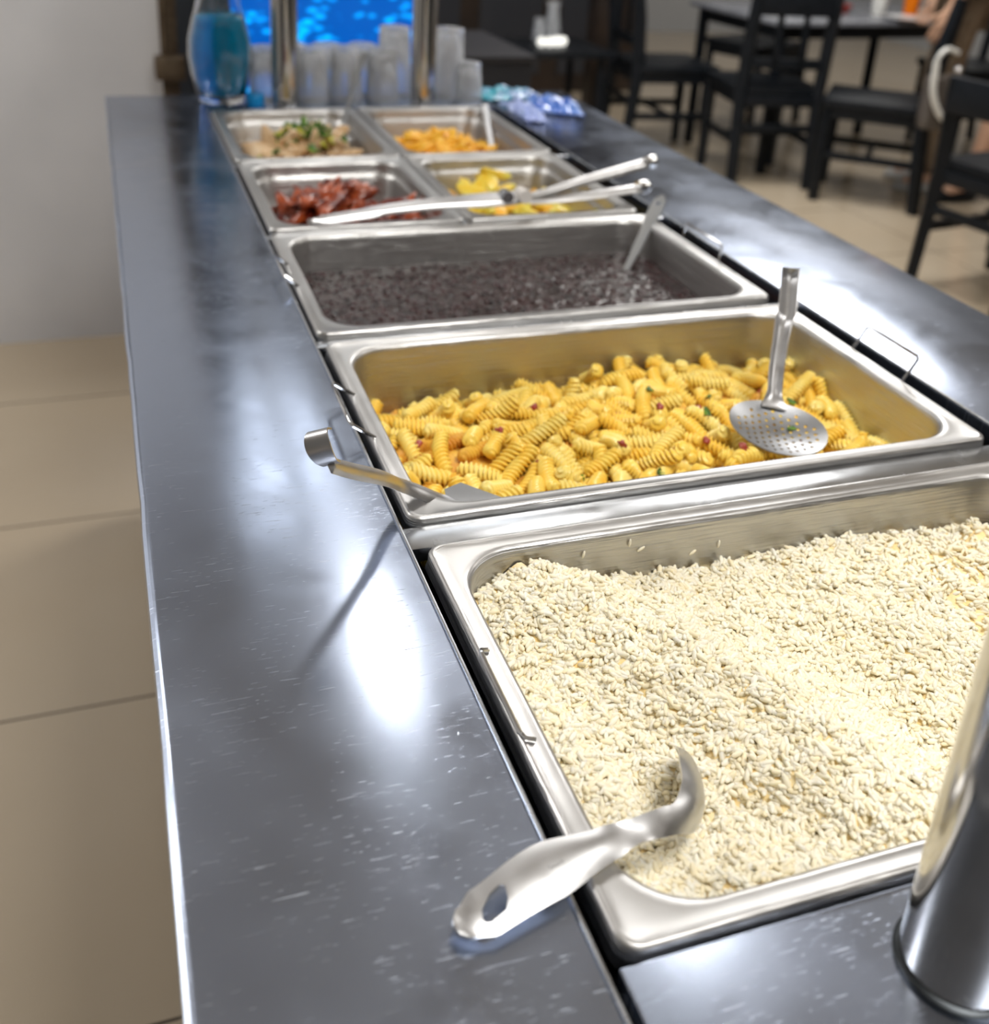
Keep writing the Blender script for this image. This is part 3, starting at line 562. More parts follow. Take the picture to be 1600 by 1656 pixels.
FUS = [[0,552,718,-610,673,261,-688,-83],[1,1045,771,-581,53,-291,-603,-741],[2,1391,654,-597,52,99,710,695],[3,1628,620,-602,234,-521,509,644],[0,2033,579,-603,725,653,-51,213],[1,2350,854,-637,725,407,542,-122],[2,2798,648,-614,705,657,21,266],[3,3250,640,-613,380,636,199,-642],[0,3631,668,-628,514,612,340,496],[1,4016,648,-636,740,648,-163,84],[2,4531,682,-696,449,208,677,-545],[3,5057,710,-823,546,-575,433,428],[0,407,1146,-555,602,344,-720,-29],[1,762,1052,-517,734,-494,-342,-317],[2,417,1337,-521,714,-327,500,-365],[3,1871,762,-624,215,543,400,-707],[0,2834,1279,-546,187,-910,185,-321],[1,2493,1056,-655,395,590,-392,-585],[2,2781,1150,-644,569,-611,322,446],[3,3248,1100,-652,575,393,-587,-412],[0,3636,1255,-636,596,747,33,295],[1,3972,1164,-652,583,714,-99,-376],[2,4392,1235,-679,391,273,680,558],[3,4820,1151,-772,617,353,698,-91],[0,422,1811,-544,213,-149,-662,703],[1,964,1894,-489,286,-683,248,-625],[2,1451,1708,-522,422,192,686,-561],[3,1755,1512,-588,97,-63,684,720],[0,2041,1479,-619,616,-645,-178,417],[1,2577,1670,-580,278,222,612,707],[2,2749,1637,-581,640,712,-290,-10],[3,3231,1534,-587,263,12,634,727],[0,3783,1475,-604,757,-551,351,-16],[1,4158,1555,-604,32,-3,767,-641],[2,4402,1558,-637,606,773,27,185],[3,4845,1586,-734,374,633,290,-613],[0,576,2198,-614,151,400,-677,-599],[1,871,2443,-669,88,-715,-7,694],[2,1286,2277,-627,654,-79,740,136],[3,1682,2393,-658,664,-242,-707,-35],[0,2015,2258,-616,54,-351,-674,-648],[1,2548,2381,-607,594,-292,-660,354],[2,2817,2198,-550,139,72,746,648],[3,3260,2376,-573,592,-560,-546,-195],[0,3710,2166,-534,735,652,-76,170],[1,4088,2284,-573,85,-133,747,645],[2,4459,2217,-609,413,617,146,-653],[3,4900,2164,-703,575,-313,-600,-460],[0,639,2654,-711,649,516,373,-417],[1,964,2821,-771,588,-669,-298,343],[2,1282,2738,-777,329,-433,694,472],[3,1734,2764,-796,351,-175,566,-725],[0,2121,2690,-745,125,209,780,576],[1,2367,2730,-741,279,19,-819,-500],[2,2798,2785,-708,713,-247,654,-60],[3,3190,2738,-664,617,-20,-684,389],[0,3599,2694,-642,526,-225,-729,-375],[1,3984,2692,-639,719,651,33,-241],[2,4389,2620,-649,296,82,754,580],[3,4822,2802,-715,687,-514,-466,-217],[0,461,744,-509,702,542,-359,-291],[1,787,654,-596,716,-676,94,148],[2,1285,836,-592,698,-380,581,173],[3,1559,562,-522,682,-447,355,456],[0,2241,693,-619,425,-362,-664,-498],[1,2563,764,-629,555,-619,432,349],[2,2880,744,-576,335,-440,-717,-424],[3,3294,584,-510,143,253,-576,-764],[0,3488,554,-609,645,671,123,343],[1,3865,590,-624,677,489,-449,317],[2,4734,715,-629,671,621,110,-391],[3,5061,739,-710,600,-625,-360,-346],[0,537,941,-574,363,-101,-778,502],[1,965,902,-556,565,-613,-157,-528],[2,1313,1075,-552,464,687,-129,-545],[3,1736,1066,-618,262,645,370,616],[0,2097,1165,-646,462,662,266,-527],[1,2513,1156,-575,144,216,-829,-495],[2,2701,1116,-564,167,-259,632,711],[3,3202,1248,-640,692,246,670,110],[0,3533,1149,-645,678,-684,-20,268],[1,3925,930,-636,362,-636,-173,659],[2,4600,1107,-675,491,-400,-446,-632],[3,4952,1213,-749,671,-654,-321,136],[0,496,1530,-485,184,800,-102,-562],[1,1028,1514,-416,694,520,-416,-274],[2,1541,1831,-517,787,582,-17,204],[3,1635,1622,-560,652,592,-367,298],[0,1977,1318,-584,396,507,317,697],[1,2425,1669,-521,42,173,-530,829],[2,2868,1498,-540,38,-745,394,-536],[3,3149,1591,-493,33,821,-194,-536],[0,3956,1321,-568,323,510,-147,783],[1,4205,1643,-485,708,-604,244,273],[2,4301,1506,-576,256,-220,-485,-807],[3,4851,1515,-608,185,-591,461,635],[0,289,2110,-625,636,-702,-319,-15],[1,687,2279,-623,250,277,-727,-577],[2,1426,2253,-540,466,616,514,-372],[3,1693,2079,-600,706,522,452,156],[0,2195,2042,-580,159,129,697,687],[1,2424,1951,-566,371,-599,-423,569],[2,2827,1911,-540,179,687,55,702],[3,3181,2273,-545,462,-756,211,413],[0,3556,1797,-534,584,162,733,-308],[1,3814,2252,-551,620,-752,130,182],[2,4499,1909,-606,632,-29,-659,407],[3,4937,2303,-624,657,-228,-550,-463],[0,724,2861,-757,748,589,298,-68],[1,877,2741,-685,23,118,-749,651],[2,1439,2722,-778,479,-691,-450,-301],[3,1841,2973,-807,595,-149,789,-21],[0,2087,2795,-671,610,-610,505,19],[1,2439,3003,-809,420,-543,362,-630],[2,2783,2631,-605,571,726,104,369],[3,3371,2831,-559,424,282,699,-502],[0,3609,2955,-564,114,206,-957,168],[1,4138,2740,-608,722,-644,68,243],[2,4351,2921,-676,632,-533,498,-264],[3,4706,2579,-687,609,636,-274,388],[0,252,471,-594,714,-576,216,334],[1,871,432,-558,65,-358,-484,796],[2,1141,537,-550,615,-541,271,506],[3,1500,816,-508,784,431,-440,69],[0,2124,703,-615,207,-79,-736,-639],[1,2677,646,-568,9,-146,642,753],[2,3015,475,-592,206,50,671,-711],[3,3202,514,-479,296,773,-442,345],[0,3658,361,-597,628,-520,510,274],[1,3807,728,-571,875,455,121,-111],[2,4248,669,-650,372,626,-307,613],[3,4690,679,-731,455,-555,444,537],[0,674,937,-494,343,928,68,-128],[1,1202,1251,-391,140,-716,-526,437],[2,1582,1083,-489,313,-423,-737,-424],[3,1849,1191,-579,716,150,644,222],[0,2164,1024,-649,617,691,-76,-369],[1,2354,1212,-589,729,571,-2,377],[2,2866,978,-546,222,-905,109,-348],[3,3140,1018,-558,235,504,-647,522],[0,3428,976,-594,680,-149,511,504],[1,4179,1037,-664,720,-655,-228,25],[2,4587,856,-593,516,538,-29,666],[3,5062,909,-601,683,-711,-122,-117],[0,328,1898,-535,842,-336,417,57],[1,870,1751,-444,597,183,701,345],[2,1410,1747,-404,306,-816,-149,467],[3,1711,1561,-478,304,365,633,-611],[0,2097,1607,-605,484,-675,57,554],[1,2293,1599,-570,700,-466,-316,-441],[2,2702,1393,-525,493,478,-586,-430],[3,3077,1452,-463,453,772,-261,361],[0,3823,1685,-499,261,-516,635,511],[1,3950,1665,-573,600,-549,316,488],[2,4618,1521,-685,710,-628,145,284],[3,5056,1541,-786,419,457,-590,517],[0,379,2189,-629,534,583,-249,560],[1,969,2218,-604,523,621,63,-581],[2,1271,2150,-522,205,-436,452,751],[3,1708,2452,-562,695,275,651,133],[0,2110,2164,-596,725,553,-376,165],[1,2498,2126,-567,496,583,334,549],[2,2935,2243,-495,563,742,229,-283],[3,3148,2083,-520,184,471,-507,698],[0,3617,1992,-519,324,-440,527,651],[1,3943,2128,-542,714,680,-71,153],[2,4394,1994,-588,385,255,712,528],[3,4736,2072,-663,747,-456,-461,-147],[0,516,2708,-678,376,-735,399,399],[1,815,2622,-601,131,-688,247,670],[2,1352,3000,-862,91,-671,-82,731],[3,1907,2854,-718,568,774,157,233],[0,2156,3003,-730,377,-614,-418,553],[1,2387,2893,-707,513,154,841,80],[2,2957,2623,-566,291,52,640,-709],[3,3152,2900,-561,222,-90,-916,321],[0,3633,2827,-584,771,-179,-501,350],[1,4189,2983,-634,480,-405,-678,382],[2,4440,2455,-598,314,-42,698,642],[3,5063,2777,-737,698,-693,-128,-129],[0,490,349,-620,687,620,-368,-86],[1,1016,427,-519,458,601,-648,95],[2,1287,361,-500,309,711,325,542],[3,1654,833,-465,151,411,880,185],[0,1961,589,-509,73,-346,712,607],[1,2392,637,-572,229,-493,444,713],[2,3089,623,-542,808,475,109,-330],[3,3158,273,-501,265,-666,536,-445],[0,3600,505,-491,63,-44,-617,783],[1,3609,919,-559,416,765,458,-180],[2,4749,384,-664,576,-169,593,537],[3,4833,598,-766,310,271,635,-653],[0,325,1016,-513,164,-625,652,-396],[1,873,989,-478,463,432,-542,552],[2,1399,1214,-467,557,-281,-729,283],[3,1848,1100,-490,148,-244,492,823],[0,2250,1159,-538,690,644,332,-14],[1,2448,1300,-512,719,397,556,128],[2,3001,1068,-531,683,214,407,-568],[3,3267,1035,-543,180,-94,-671,-713],[0,3450,1212,-498,456,114,784,406],[1,4115,968,-566,188,-485,396,-757],[2,4369,1043,-617,622,-379,421,540],[3,4768,1175,-642,695,687,-196,-77],[0,416,1425,-439,161,786,-101,-589],[1,692,1950,-529,6,-567,-496,-657],[2,1393,1476,-455,565,-362,612,-417],[3,1868,1530,-508,154,-276,-749,-582],[0,2157,1748,-534,418,-162,815,368],[1,2387,1456,-539,383,126,-395,-825],[2,2776,1365,-399,708,384,591,-58],[3,3157,1474,-375,503,-530,433,528],[0,3419,1668,-557,677,-478,-410,-380],[1,4069,1525,-531,668,-471,367,444],[2,4680,1551,-578,390,-443,433,681],[3,4989,1617,-684,809,-520,259,89],[0,238,2362,-603,877,446,81,-161],[1,1080,2154,-520,649,662,339,-159],[2,1255,2405,-591,50,502,54,-862],[3,1894,2069,-552,383,42,-814,-434],[0,1988,2360,-535,487,-171,704,488],[1,2425,1868,-484,399,798,260,370],[2,2715,2098,-436,599,176,504,-597],[3,3086,1948,-495,561,491,603,-285],[0,3367,1992,-504,197,-88,753,622],[1,4049,1792,-490,281,482,231,-797],[2,4230,2211,-572,244,-295,693,611],[3,5063,1986,-587,537,-141,212,804],[0,419,2498,-677,696,657,58,284],[1,783,2522,-478,318,-700,-107,-630],[2,1272,3001,-740,335,-640,365,-587],[3,1555,2757,-747,653,-732,-185,-63],[0,2078,2936,-600,743,496,314,322],[1,2539,2735,-659,339,-250,-635,-647],[2,2945,2929,-636,753,11,394,-527],[3,3114,2765,-482,520,854,-29,-13],[0,3603,2875,-457,28,824,-33,565],[1,3887,2786,-590,528,689,-441,-228],[2,4504,2866,-637,295,650,507,483],[3,4850,2548,-653,735,-574,-77,352],[0,639,586,-552,279,28,-514,-811],[1,1014,248,-538,686,312,-440,-487],[2,1274,630,-475,697,512,477,-156],[3,1710,505,-472,270,607,605,438],[0,2065,677,-506,507,-374,-646,-431],[1,2553,370,-579,213,-713,-14,668],[2,2998,674,-485,865,453,67,-206],[3,3333,711,-435,312,-100,808,-489],[0,3734,268,-527,423,-75,896,-111],[1,4070,720,-534,502,-442,-564,-483],[2,4231,432,-631,63,234,-675,-696],[3,4943,755,-802,554,526,453,-458],[0,456,951,-484,673,693,-92,-240],[1,968,1183,-435,261,275,-656,-653],[2,721,1523,-385,797,-536,225,166],[3,2194,846,-496,425,-394,-563,-589],[0,2430,1197,-454,628,541,339,444],[1,2561,1330,-416,739,533,318,262],[2,2937,1135,-456,308,-316,763,473],[3,3262,1027,-423,274,88,-663,-691],[0,3695,1162,-534,441,-363,-558,-602],[1,3825,1133,-514,61,-237,-412,878],[2,4514,1022,-568,759,305,341,-463],[3,4888,1035,-693,622,-515,-104,-581],[0,241,1592,-565,54,-60,-738,-670],[1,1301,1656,-442,396,-735,-120,537],[2,1410,1362,-413,15,805,-509,305],[3,1839,1844,-528,281,604,-73,742],[0,2087,1464,-506,541,-252,-677,430],[1,2105,1855,-498,412,217,-884,-40],[2,3573,1458,-551,382,689,-428,-443],[3,3353,1697,-442,633,285,656,-296],[0,3531,1663,-512,227,-49,871,-433],[1,4163,1337,-529,90,-93,232,964],[2,4519,1557,-600,538,686,-278,405],[3,4829,1745,-581,501,-59,-413,759],[0,521,2114,-541,694,-631,-341,61],[1,831,2316,-533,223,-785,193,544],[2,1412,2007,-455,504,-676,353,-404],[3,1779,2325,-470,373,736,250,-507],[0,2180,2139,-479,521,470,448,-554],[1,2468,2003,-407,198,165,558,-789],[2,2878,2268,-392,108,70,612,780],[3,3052,1922,-385,460,238,-784,-342],[0,3692,2229,-428,55,228,617,-752],[1,3800,2157,-420,470,-395,635,469],[2,4169,2265,-480,706,597,267,-273],[3,4979,2113,-562,302,613,531,-501],[0,320,2857,-721,373,-732,-162,-547],[1,958,2350,-447,853,243,268,-375],[2,1274,2795,-649,675,-371,-576,-273],[3,1538,2737,-629,296,-34,-655,695],[0,2107,2477,-668,4,-683,10,-730],[1,2458,2717,-573,231,507,-149,817],[2,2741,2894,-660,76,213,-342,912],[3,3186,2550,-494,777,465,-411,109],[0,3772,2648,-516,19,466,-393,793],[1,3886,2466,-561,140,-717,390,560],[2,4683,2553,-555,805,-338,262,-410],[3,4995,2768,-599,54,-161,352,-921],[0,502,551,-523,198,928,198,-244],[1,908,474,-454,191,20,593,-782],[2,1326,753,-386,553,-518,602,250],[3,1718,609,-390,493,311,-556,-593],[0,1906,808,-460,470,-757,-103,-442],[1,2769,701,-502,757,652,15,33],[2,2911,761,-459,245,5,-541,804],[3,3519,660,-434,650,193,531,-508],[0,3904,331,-561,492,-4,827,-272],[1,3937,595,-523,703,697,-120,69],[2,4453,684,-602,242,-827,170,478],[3,4938,687,-682,687,-708,-128,-102],[0,301,1164,-395,320,349,183,-862],[1,1001,877,-407,407,-819,145,-379],[2,1325,981,-473,176,-539,-292,-770],[3,1748,1016,-500,538,725,-182,390],[0,2111,1157,-477,572,-196,478,638],[1,2307,1285,-368,481,346,500,-632],[2,2802,1043,-409,183,-404,843,306],[3,3289,1251,-415,845,364,214,-327],[0,3646,1178,-423,194,890,-48,-410],[1,4160,1140,-517,630,-59,-769,92],[2,4531,1236,-543,536,233,643,-494],[3,4845,1134,-567,669,-421,429,437],[0,269,1708,-460,694,707,133,22],[1,868,2001,-463,428,-649,509,-369],[2,1229,1533,-335,410,-623,-238,-622],[3,1815,1697,-406,509,558,432,-493],[0,2105,1373,-439,421,488,-291,-707],[1,2518,1674,-430,540,479,690,52],[2,2818,1558,-380,440,-859,-177,-192],[3,2986,1373,-415,695,652,-11,302],[0,3646,1864,-413,685,680,261,-28],[1,3973,1545,-446,452,525,-712,116],[2,4432,1824,-483,276,455,-255,-807],[3,4933,1722,-523,67,-207,-614,759],[0,632,2191,-474,682,-371,-621,-106],[1,761,2236,-486,266,-741,183,588],[2,1438,2065,-330,564,439,187,675],[3,1794,2157,-450,276,-531,-350,-720],[0,2045,2046,-427,845,483,208,101],[1,2461,2461,-531,549,429,520,495],[2,2688,2394,-464,814,322,-411,254],[3,2896,1900,-320,754,-509,388,150],[0,3489,2284,-474,754,-475,-236,-386],[1,3746,2123,-299,136,606,-304,722],[2,4494,2109,-496,542,-776,22,-321],[3,4757,2237,-600,633,-669,-4,391],[0,523,2500,-575,590,-178,734,-285],[1,1073,2599,-599,445,-611,-653,-46],[2,1161,2591,-675,377,325,-600,626],[3,1763,2626,-659,613,503,542,-280],[0,1917,2625,-615,10,166,-542,824],[1,2401,2577,-553,145,-271,-127,-943],[2,2758,2889,-493,134,-112,-915,-365],[3,3542,2596,-519,817,-522,240,51],[0,3766,2471,-494,451,-322,372,-744],[1,3844,2901,-561,114,118,297,-941],[2,4242,2809,-564,349,840,-273,313],[3,5063,2452,-667,447,-312,480,688],[0,356,377,-537,697,602,-268,284],[1,699,250,-612,146,-697,-159,684],[2,1482,879,-357,554,-623,-317,-452],[3,1675,303,-586,518,-304,-646,471],[0,2071,664,-388,448,-720,-271,-455],[1,2641,472,-497,615,89,672,-402],[2,2555,773,-453,403,-3,-689,602],[3,3416,724,-327,100,641,65,-758],[0,3676,783,-505,137,-599,28,-788],[1,4155,440,-536,211,-293,-439,-823],[2,4353,621,-551,611,675,-76,407],[3,4918,730,-562,675,603,423,28],[0,524,1257,-421,15,-592,168,788],[1,985,735,-437,235,-741,-340,530],[2,1303,1145,-386,569,504,-650,-20],[3,1681,1088,-374,475,-251,-593,-600],[0,2071,1048,-407,92,-579,-80,-806],[1,2373,947,-536,813,-194,-252,487],[2,2734,1120,-349,473,239,549,646],[3,3352,1441,-385,224,894,-21,387],[0,3462,1026,-438,432,612,-554,365],[1,4143,856,-468,794,-590,-128,74],[2,4432,1048,-468,166,-750,-312,559],[3,4704,1172,-520,437,-300,-669,-522],[0,498,1814,-448,436,-209,-509,-712],[1,1070,1712,-367,749,395,-448,286],[2,1545,1891,-416,699,-203,-611,310],[3,1700,1588,-330,438,492,-703,-266],[0,2223,1722,-396,434,105,766,462],[1,2613,1777,-413,202,-560,564,572],[2,2677,1908,-431,10,316,-680,661],[3,2921,1659,-357,224,-154,879,391],[0,3657,1623,-482,220,235,-212,-923],[1,3845,1879,-459,8,40,-851,-523],[2,4337,1374,-524,298,669,460,-502],[3,5061,1540,-606,321,517,-674,419],[0,362,2302,-526,7,147,833,532],[1,1276,2228,-393,152,-384,-556,722],[2,1546,2252,-489,699,355,-203,-587],[3,1781,2003,-373,141,-672,305,-660],[0,2265,2677,-554,326,322,-656,600],[1,2395,2268,-530,331,-750,-361,445],[2,2796,2351,-437,806,518,-156,-240],[3,3290,2304,-433,569,464,-408,543],[0,3450,2146,-418,607,697,375,-72],[1,4035,2092,-462,601,565,513,-236],[2,4410,2374,-471,381,-460,-369,712],[3,4857,2111,-480,551,384,-739,-39],[0,405,2829,-643,626,727,-281,-21],[1,1090,2798,-565,608,21,-787,106],[2,1421,2772,-600,341,-738,-508,-283],[3,1762,2638,-529,656,91,-748,54],[0,2072,2794,-541,273,263,-530,-759],[1,2168,2611,-636,98,-467,-170,862],[2,3021,2653,-434,95,-783,39,614],[3,3412,2533,-483,745,-657,-22,-113],[0,3582,2465,-461,402,47,-489,-772],[1,4057,2622,-516,303,456,-551,-630],[2,4722,2844,-586,134,-307,-593,732],[3,4891,2860,-569,516,487,203,-675],[0,237,804,-627,413,-392,566,596],[1,676,771,-449,418,760,-145,475],[2,1226,253,-509,247,760,403,447],[3,2372,249,-555,120,655,104,739],[0,2316,502,-524,93,264,809,-517],[1,2460,841,-488,264,-772,-270,-512],[2,2548,923,-377,344,-881,-63,319],[3,3725,391,-397,341,-678,595,265],[0,3702,903,-463,496,171,791,314],[1,4526,765,-449,617,502,-572,-201]]
PX, PY = .0015, .3570
def past_base(x, y):
    return -.056+.026*G(x,y,.09,.15,.07,.06)+.016*G(x,y,.34,.20,.16,.06)-.022*G(x,y,.17,.31,.12,.05)-.018*G(x,y,.52,.05,.06,.25)+.010*G(x,y,.25,.03,.25,.05)
FUS.sort(key=lambda f: -(f[3] / 1e4 - past_base(f[1] / 1e4, f[2] / 1e4)))
rp = random.Random(8)
low = []
for n, f in enumerate(FUS):
    me = FV[f[0] * 3 + rp.choice((0, 0, 1, 1, 2))]
    loc = Vector((f[1] / 1e4 + PX, f[2] / 1e4 + PY, f[3] / 1e4)); q = Quaternion((f[4] / 1e3, f[5] / 1e3, f[6] / 1e3, f[7] / 1e3))
    if n < 300: put('spiral_pasta', me, loc, q, 'yellow spiral pasta piece lying in the heap in the pasta pan', 'pasta', 'spiral pasta pieces in the pasta pan')
    else: low.append((f[0], loc, q))
# the packed pasta underneath, out of which the pieces above stand
b = MB(); nx, ny = 60, 40
ax0, ax1, ay0, ay1 = .022, .508, .375, .663
for j in range(ny + 1):
    for i in range(nx + 1):
        x = ax0 + (ax1 - ax0) * i / nx; y = ay0 + (ay1 - ay0) * j / ny
        rad = .04; cxx = min(max(x, ax0 + rad), ax1 - rad); cyy = min(max(y, ay0 + rad), ay1 - rad); dd = math.hypot(x - cxx, y - cyy)
        if dd > rad: x = cxx + (x - cxx) * rad / dd; y = cyy + (y - cyy) * rad / dd
        b.v.append((x, y, past_base(x - PX, y - PY) - .015 + .002 * noise.noise(Vector((x * 90, y * 90, 0)))))
for j in range(ny):
    for i in range(nx): a = j * (nx + 1) + i; b.f.append((a, a + 1, a + nx + 2, a + nx + 1)); b.m.append(0)
for k, loc, q in low:
    vs, fs = fusillo((.036, .041, .045, .049)[k], .0072, .05, k)
    R3 = q.to_matrix(); b.add([R3 @ Vector(v) + loc for v in vs[::1]], fs)
tag(b.build('packed_pasta', mat('packed_pasta', (.88, .56, .08), .45, 0, var=(.72, .34, .05), vscale=50, bump=.5, bscale=200), loc=(.26, .52, -.07)),
    'lower layer of yellow spiral pasta at the bottom of the pasta pan', 'pasta', kind='stuff')
# bits of red meat and green leaves between the pieces: laid on top by looking down from above
bpy.context.view_layer.update(); dg = bpy.context.evaluated_depsgraph_get()
def drop(x, y, off=.002):
    h, l, nrm, i, ob, mt = C.ray_cast(dg, Vector((x, y, .12)), Vector((0, 0, -1)), distance=.3)
    return (l, nrm) if h else (Vector((x, y, -.05)), Vector((0, 0, 1)))
def bitmesh(dims, seed, m): return blob('bit', dims, seed, m, rough=.5, sub=2, freq=1.2)
red = [bitmesh((.0050, .0036, .0024), k, M_BACON) for k in range(4)] + [bitmesh((.0075, .0045, .0026), 9, M_BACON)]
for px, py in ((.335, .628), (.272, .640), (.180, .560), (.130, .520), (.262, .545), (.345, .535), (.402, .556), (.318, .470), (.388, .500), (.372, .492), (.380, .484),
               (.098, .418), (.200, .402), (.230, .470), (.150, .470), (.425, .600), (.445, .575), (.300, .585), (.215, .600), (.288, .510), (.330, .430), (.410, .450), (.060, .540), (.08, .455), (.46, .50)):
    l, nn = drop(px, py); put('meat_bit', rp.choice(red), l + Vector((0, 0, .0012)), (rp.uniform(-.5, .5), rp.uniform(-.5, .5), rp.uniform(0, 6)),
        'small dark red meat bit among the spiral pasta', 'meat bit', 'red meat bits in the pasta pan')
leaf = blob('leaf', (.0050, .0032, .0006), 3, M_HERB, bend=.25, rough=.6, sub=2)
for px, py in ((.126, .492), (.352, .520), (.335, .502), (.362, .545), (.430, .492), (.455, .535), (.250, .430), (.185, .455), (.300, .555), (.44, .61)):
    l, nn = drop(px, py); put('green_leaf', leaf, l + Vector((0, 0, .0012)), (rp.uniform(-.5, .5), rp.uniform(-.5, .5), rp.uniform(0, 6)),
        'small green herb leaf among the spiral pasta', 'herb leaf', 'green herb leaves in the pasta pan', rp.uniform(.8, 1.3))

# ------------------------------------------------------------------ black bean stew
sx0, sx1, sy0, sy1 = .0175, .5105, .7185, 1.0040
ZB = -.046
nx, ny = 130, 80; vs = []; fs = []
for j in range(ny + 1):
    for i in range(nx + 1):
        x = sx0 + (sx1 - sx0) * i / nx; y = sy0 + (sy1 - sy0) * j / ny
        rad = .038; cxx = min(max(x, sx0 + rad), sx1 - rad); cyy = min(max(y, sy0 + rad), sy1 - rad); dd = math.hypot(x - cxx, y - cyy)
        if dd > rad: x = cxx + (x - cxx) * rad / dd; y = cyy + (y - cyy) * rad / dd
        vs.append((x, y, ZB + .0012 * noise.noise(Vector((x * 60, y * 60, 2))) + .0008 * noise.noise(Vector((x * 190, y * 190, 4)))))
for j in range(ny):
    for i in range(nx): a = j * (nx + 1) + i; fs.append((a, a + 1, a + nx + 2, a + nx + 1))
bv, bf = grain(7); T = []
while len(T) < 2600:
    x = rg.uniform(sx0 + .006, sx1 - .006); y = rg.uniform(sy0 + .006, sy1 - .006)
    a = rg.uniform(0, 2 * PI); d = Vector((math.cos(a), math.sin(a), rg.gauss(0, .25))).normalized()
    T.append((rot_from(d, 0) @ np.diag([.0030, .0030, .0090]), (x, y, ZB - .0016 + rg.uniform(-.0012, .0012))))
tag(scatter_mesh('black_bean_stew', bv, bf, T, [M_BEAN, M_STEW], (vs, fs), (.26, .86, -.05)), 'dark glossy black bean stew filling the third pan', 'bean stew', kind='stuff')
# dried sauce line on the wall, part of the stew pan
b = MB(); ring = rrect(sx0 - .0012, sx1 + .0012, sy0 - .0012, sy1 + .0012, .038, 40); nr = len(ring)
for zz in (ZB - .002, ZB + .004, ZB + .012):
    for k, (x, y) in enumerate(ring):
        cxm, cym = .264, .861; o_ = (zz - ZB) * .045
        h = zz + (.0050 * noise.noise(Vector((x * 55, y * 55, 3))) + .0035 * noise.noise(Vector((x * 160, y * 160, 3))) if zz > ZB + .005 else 0)
        sgn = (1 if x > cxm else -1, 1 if y > cym else -1)
        b.v.append((x + sgn[0] * o_ * (abs(x - cxm) > .2), y + sgn[1] * o_ * (abs(y - cym) > .12), h))
for l in range(2):
    for k in range(nr): b.f.append((l * nr + k, l * nr + (k + 1) % nr, (l + 1) * nr + (k + 1) % nr, (l + 1) * nr + k)); b.m.append(0)
cr = b.build('dried_sauce', M_CRUST, P_SAUC); cr['label'] = 'dried brown sauce mark'

# ------------------------------------------------------------------ foods of the four half pans
def liquid(name, x0, x1, y0, y1, z, m, t, lab):
    b = MB(); r = rrect(x0, x1, y0, y1, .034, 8); b.v = [(x, y, z) for x, y in r]; b.f = [tuple(range(len(r)))]; b.m = [0]
    o = b.build(name, m, t, smooth=False); o['label'] = lab
liquid('juice', .0225, .2415, 1.0605, 1.3525, -.066, M_JUICE, P_CHIC, 'dark cooking juice')
liquid('juice', .0210, .2425, 1.4050, 1.7290, -.062, M_JUICE, P_MEAT, 'brown cooking juice')
liquid('juice', .2905, .5035, 1.0605, 1.3525, -.066, mat('yellow_juice', (.35, .22, .03), .25), P_SQUA, 'yellow juice')
liquid('oil', .2910, .5085, 1.4050, 1.7290, -.064, mat('orange_oil', (.45, .20, .02), .3), P_FRIE, 'orange oil')
def heap(spots, meshes, name, lab, cat, grp, tilt=.4, rnd=rp):
    for x, y, z in spots:
        put(name, rnd.choice(meshes), (x, y, z), (rnd.gauss(0, tilt), rnd.gauss(0, tilt), rnd.uniform(0, 6.28)), lab, cat, grp, rnd.uniform(.85, 1.12))
ch = [blob('chicken', (.040, .024, .018), 20 + k, M_GLAZE, rough=.8, taper=-.3, freq=2.0, sub=4) for k in range(4)]
CK = [(.070, 1.110, -.045, 'at the near left of the pan'), (.115, 1.120, -.047, 'at the near middle of the heap'), (.060, 1.165, -.040, 'against the left wall of the pan'), (.105, 1.170, -.030, 'in the middle of the heap'),
      (.075, 1.215, -.038, 'left of centre at the back of the heap'), (.120, 1.220, -.035, 'at the back of the heap'), (.088, 1.165, -.010, 'on top of the heap'), (.150, 1.175, -.045, 'low on the right slope of the heap'),
      (.080, 1.270, -.047, 'furthest back on the left'), (.190, 1.120, -.050, 'dark, low at the near right'), (.165, 1.085, -.054, 'nearest to the bean pan, right of the heap'), (.050, 1.080, -.052, 'in the near left corner of the pan'),
      (.130, 1.275, -.050, 'furthest back near the middle'), (.110, 1.205, -.014, 'on top, just behind the topmost piece')]
for k, (x, y, z, d) in enumerate(CK):
    put('glazed_chicken', ch[k % 4], (x, y, z), (rp.gauss(0, .5), rp.gauss(0, .5), rp.uniform(0, 6.28)), 'red glazed chicken piece ' + d, 'chicken', 'glazed chicken pieces', rp.uniform(.85, 1.1))
put('glazed_chicken', ch[1], (.200, 1.150, -.036), (.2, -.5, .6), 'pinkish orange chicken piece at the right end of the chicken heap', 'chicken', 'glazed chicken pieces')
mt = [blob('meat', (.030, .020, .009), 40 + k, M_CHICK, bend=.35, rough=.45, freq=1.4) for k in range(5)]
sp = []
while len(sp) < 46:
    x = rp.gauss(.145, .045); y = rp.gauss(1.555, .075)
    if .045 < x < .22 and 1.43 < y < 1.70: sp.append((x, y, -.056 + .044 * G(x, y, .15, 1.57, .075, .11) * rp.uniform(.6, 1)))
heap(sp, mt, 'meat_piece', 'pale brown cooked meat piece with greens in the far left half pan', 'meat', 'pale meat pieces', .5)
bg = blob('meat', (.036, .030, .020), 47, M_CHICK, rough=.2)
put('meat_piece', bg, (.190, 1.575, -.022), (.2, .6, .4), 'large rounded pale meat piece at the right of the meat heap', 'meat', 'pale meat pieces')
put('meat_piece', bg, (.070, 1.540, -.038), (.3, -.4, 2.), 'large smooth pale meat piece at the left of the meat heap', 'meat', 'pale meat pieces')
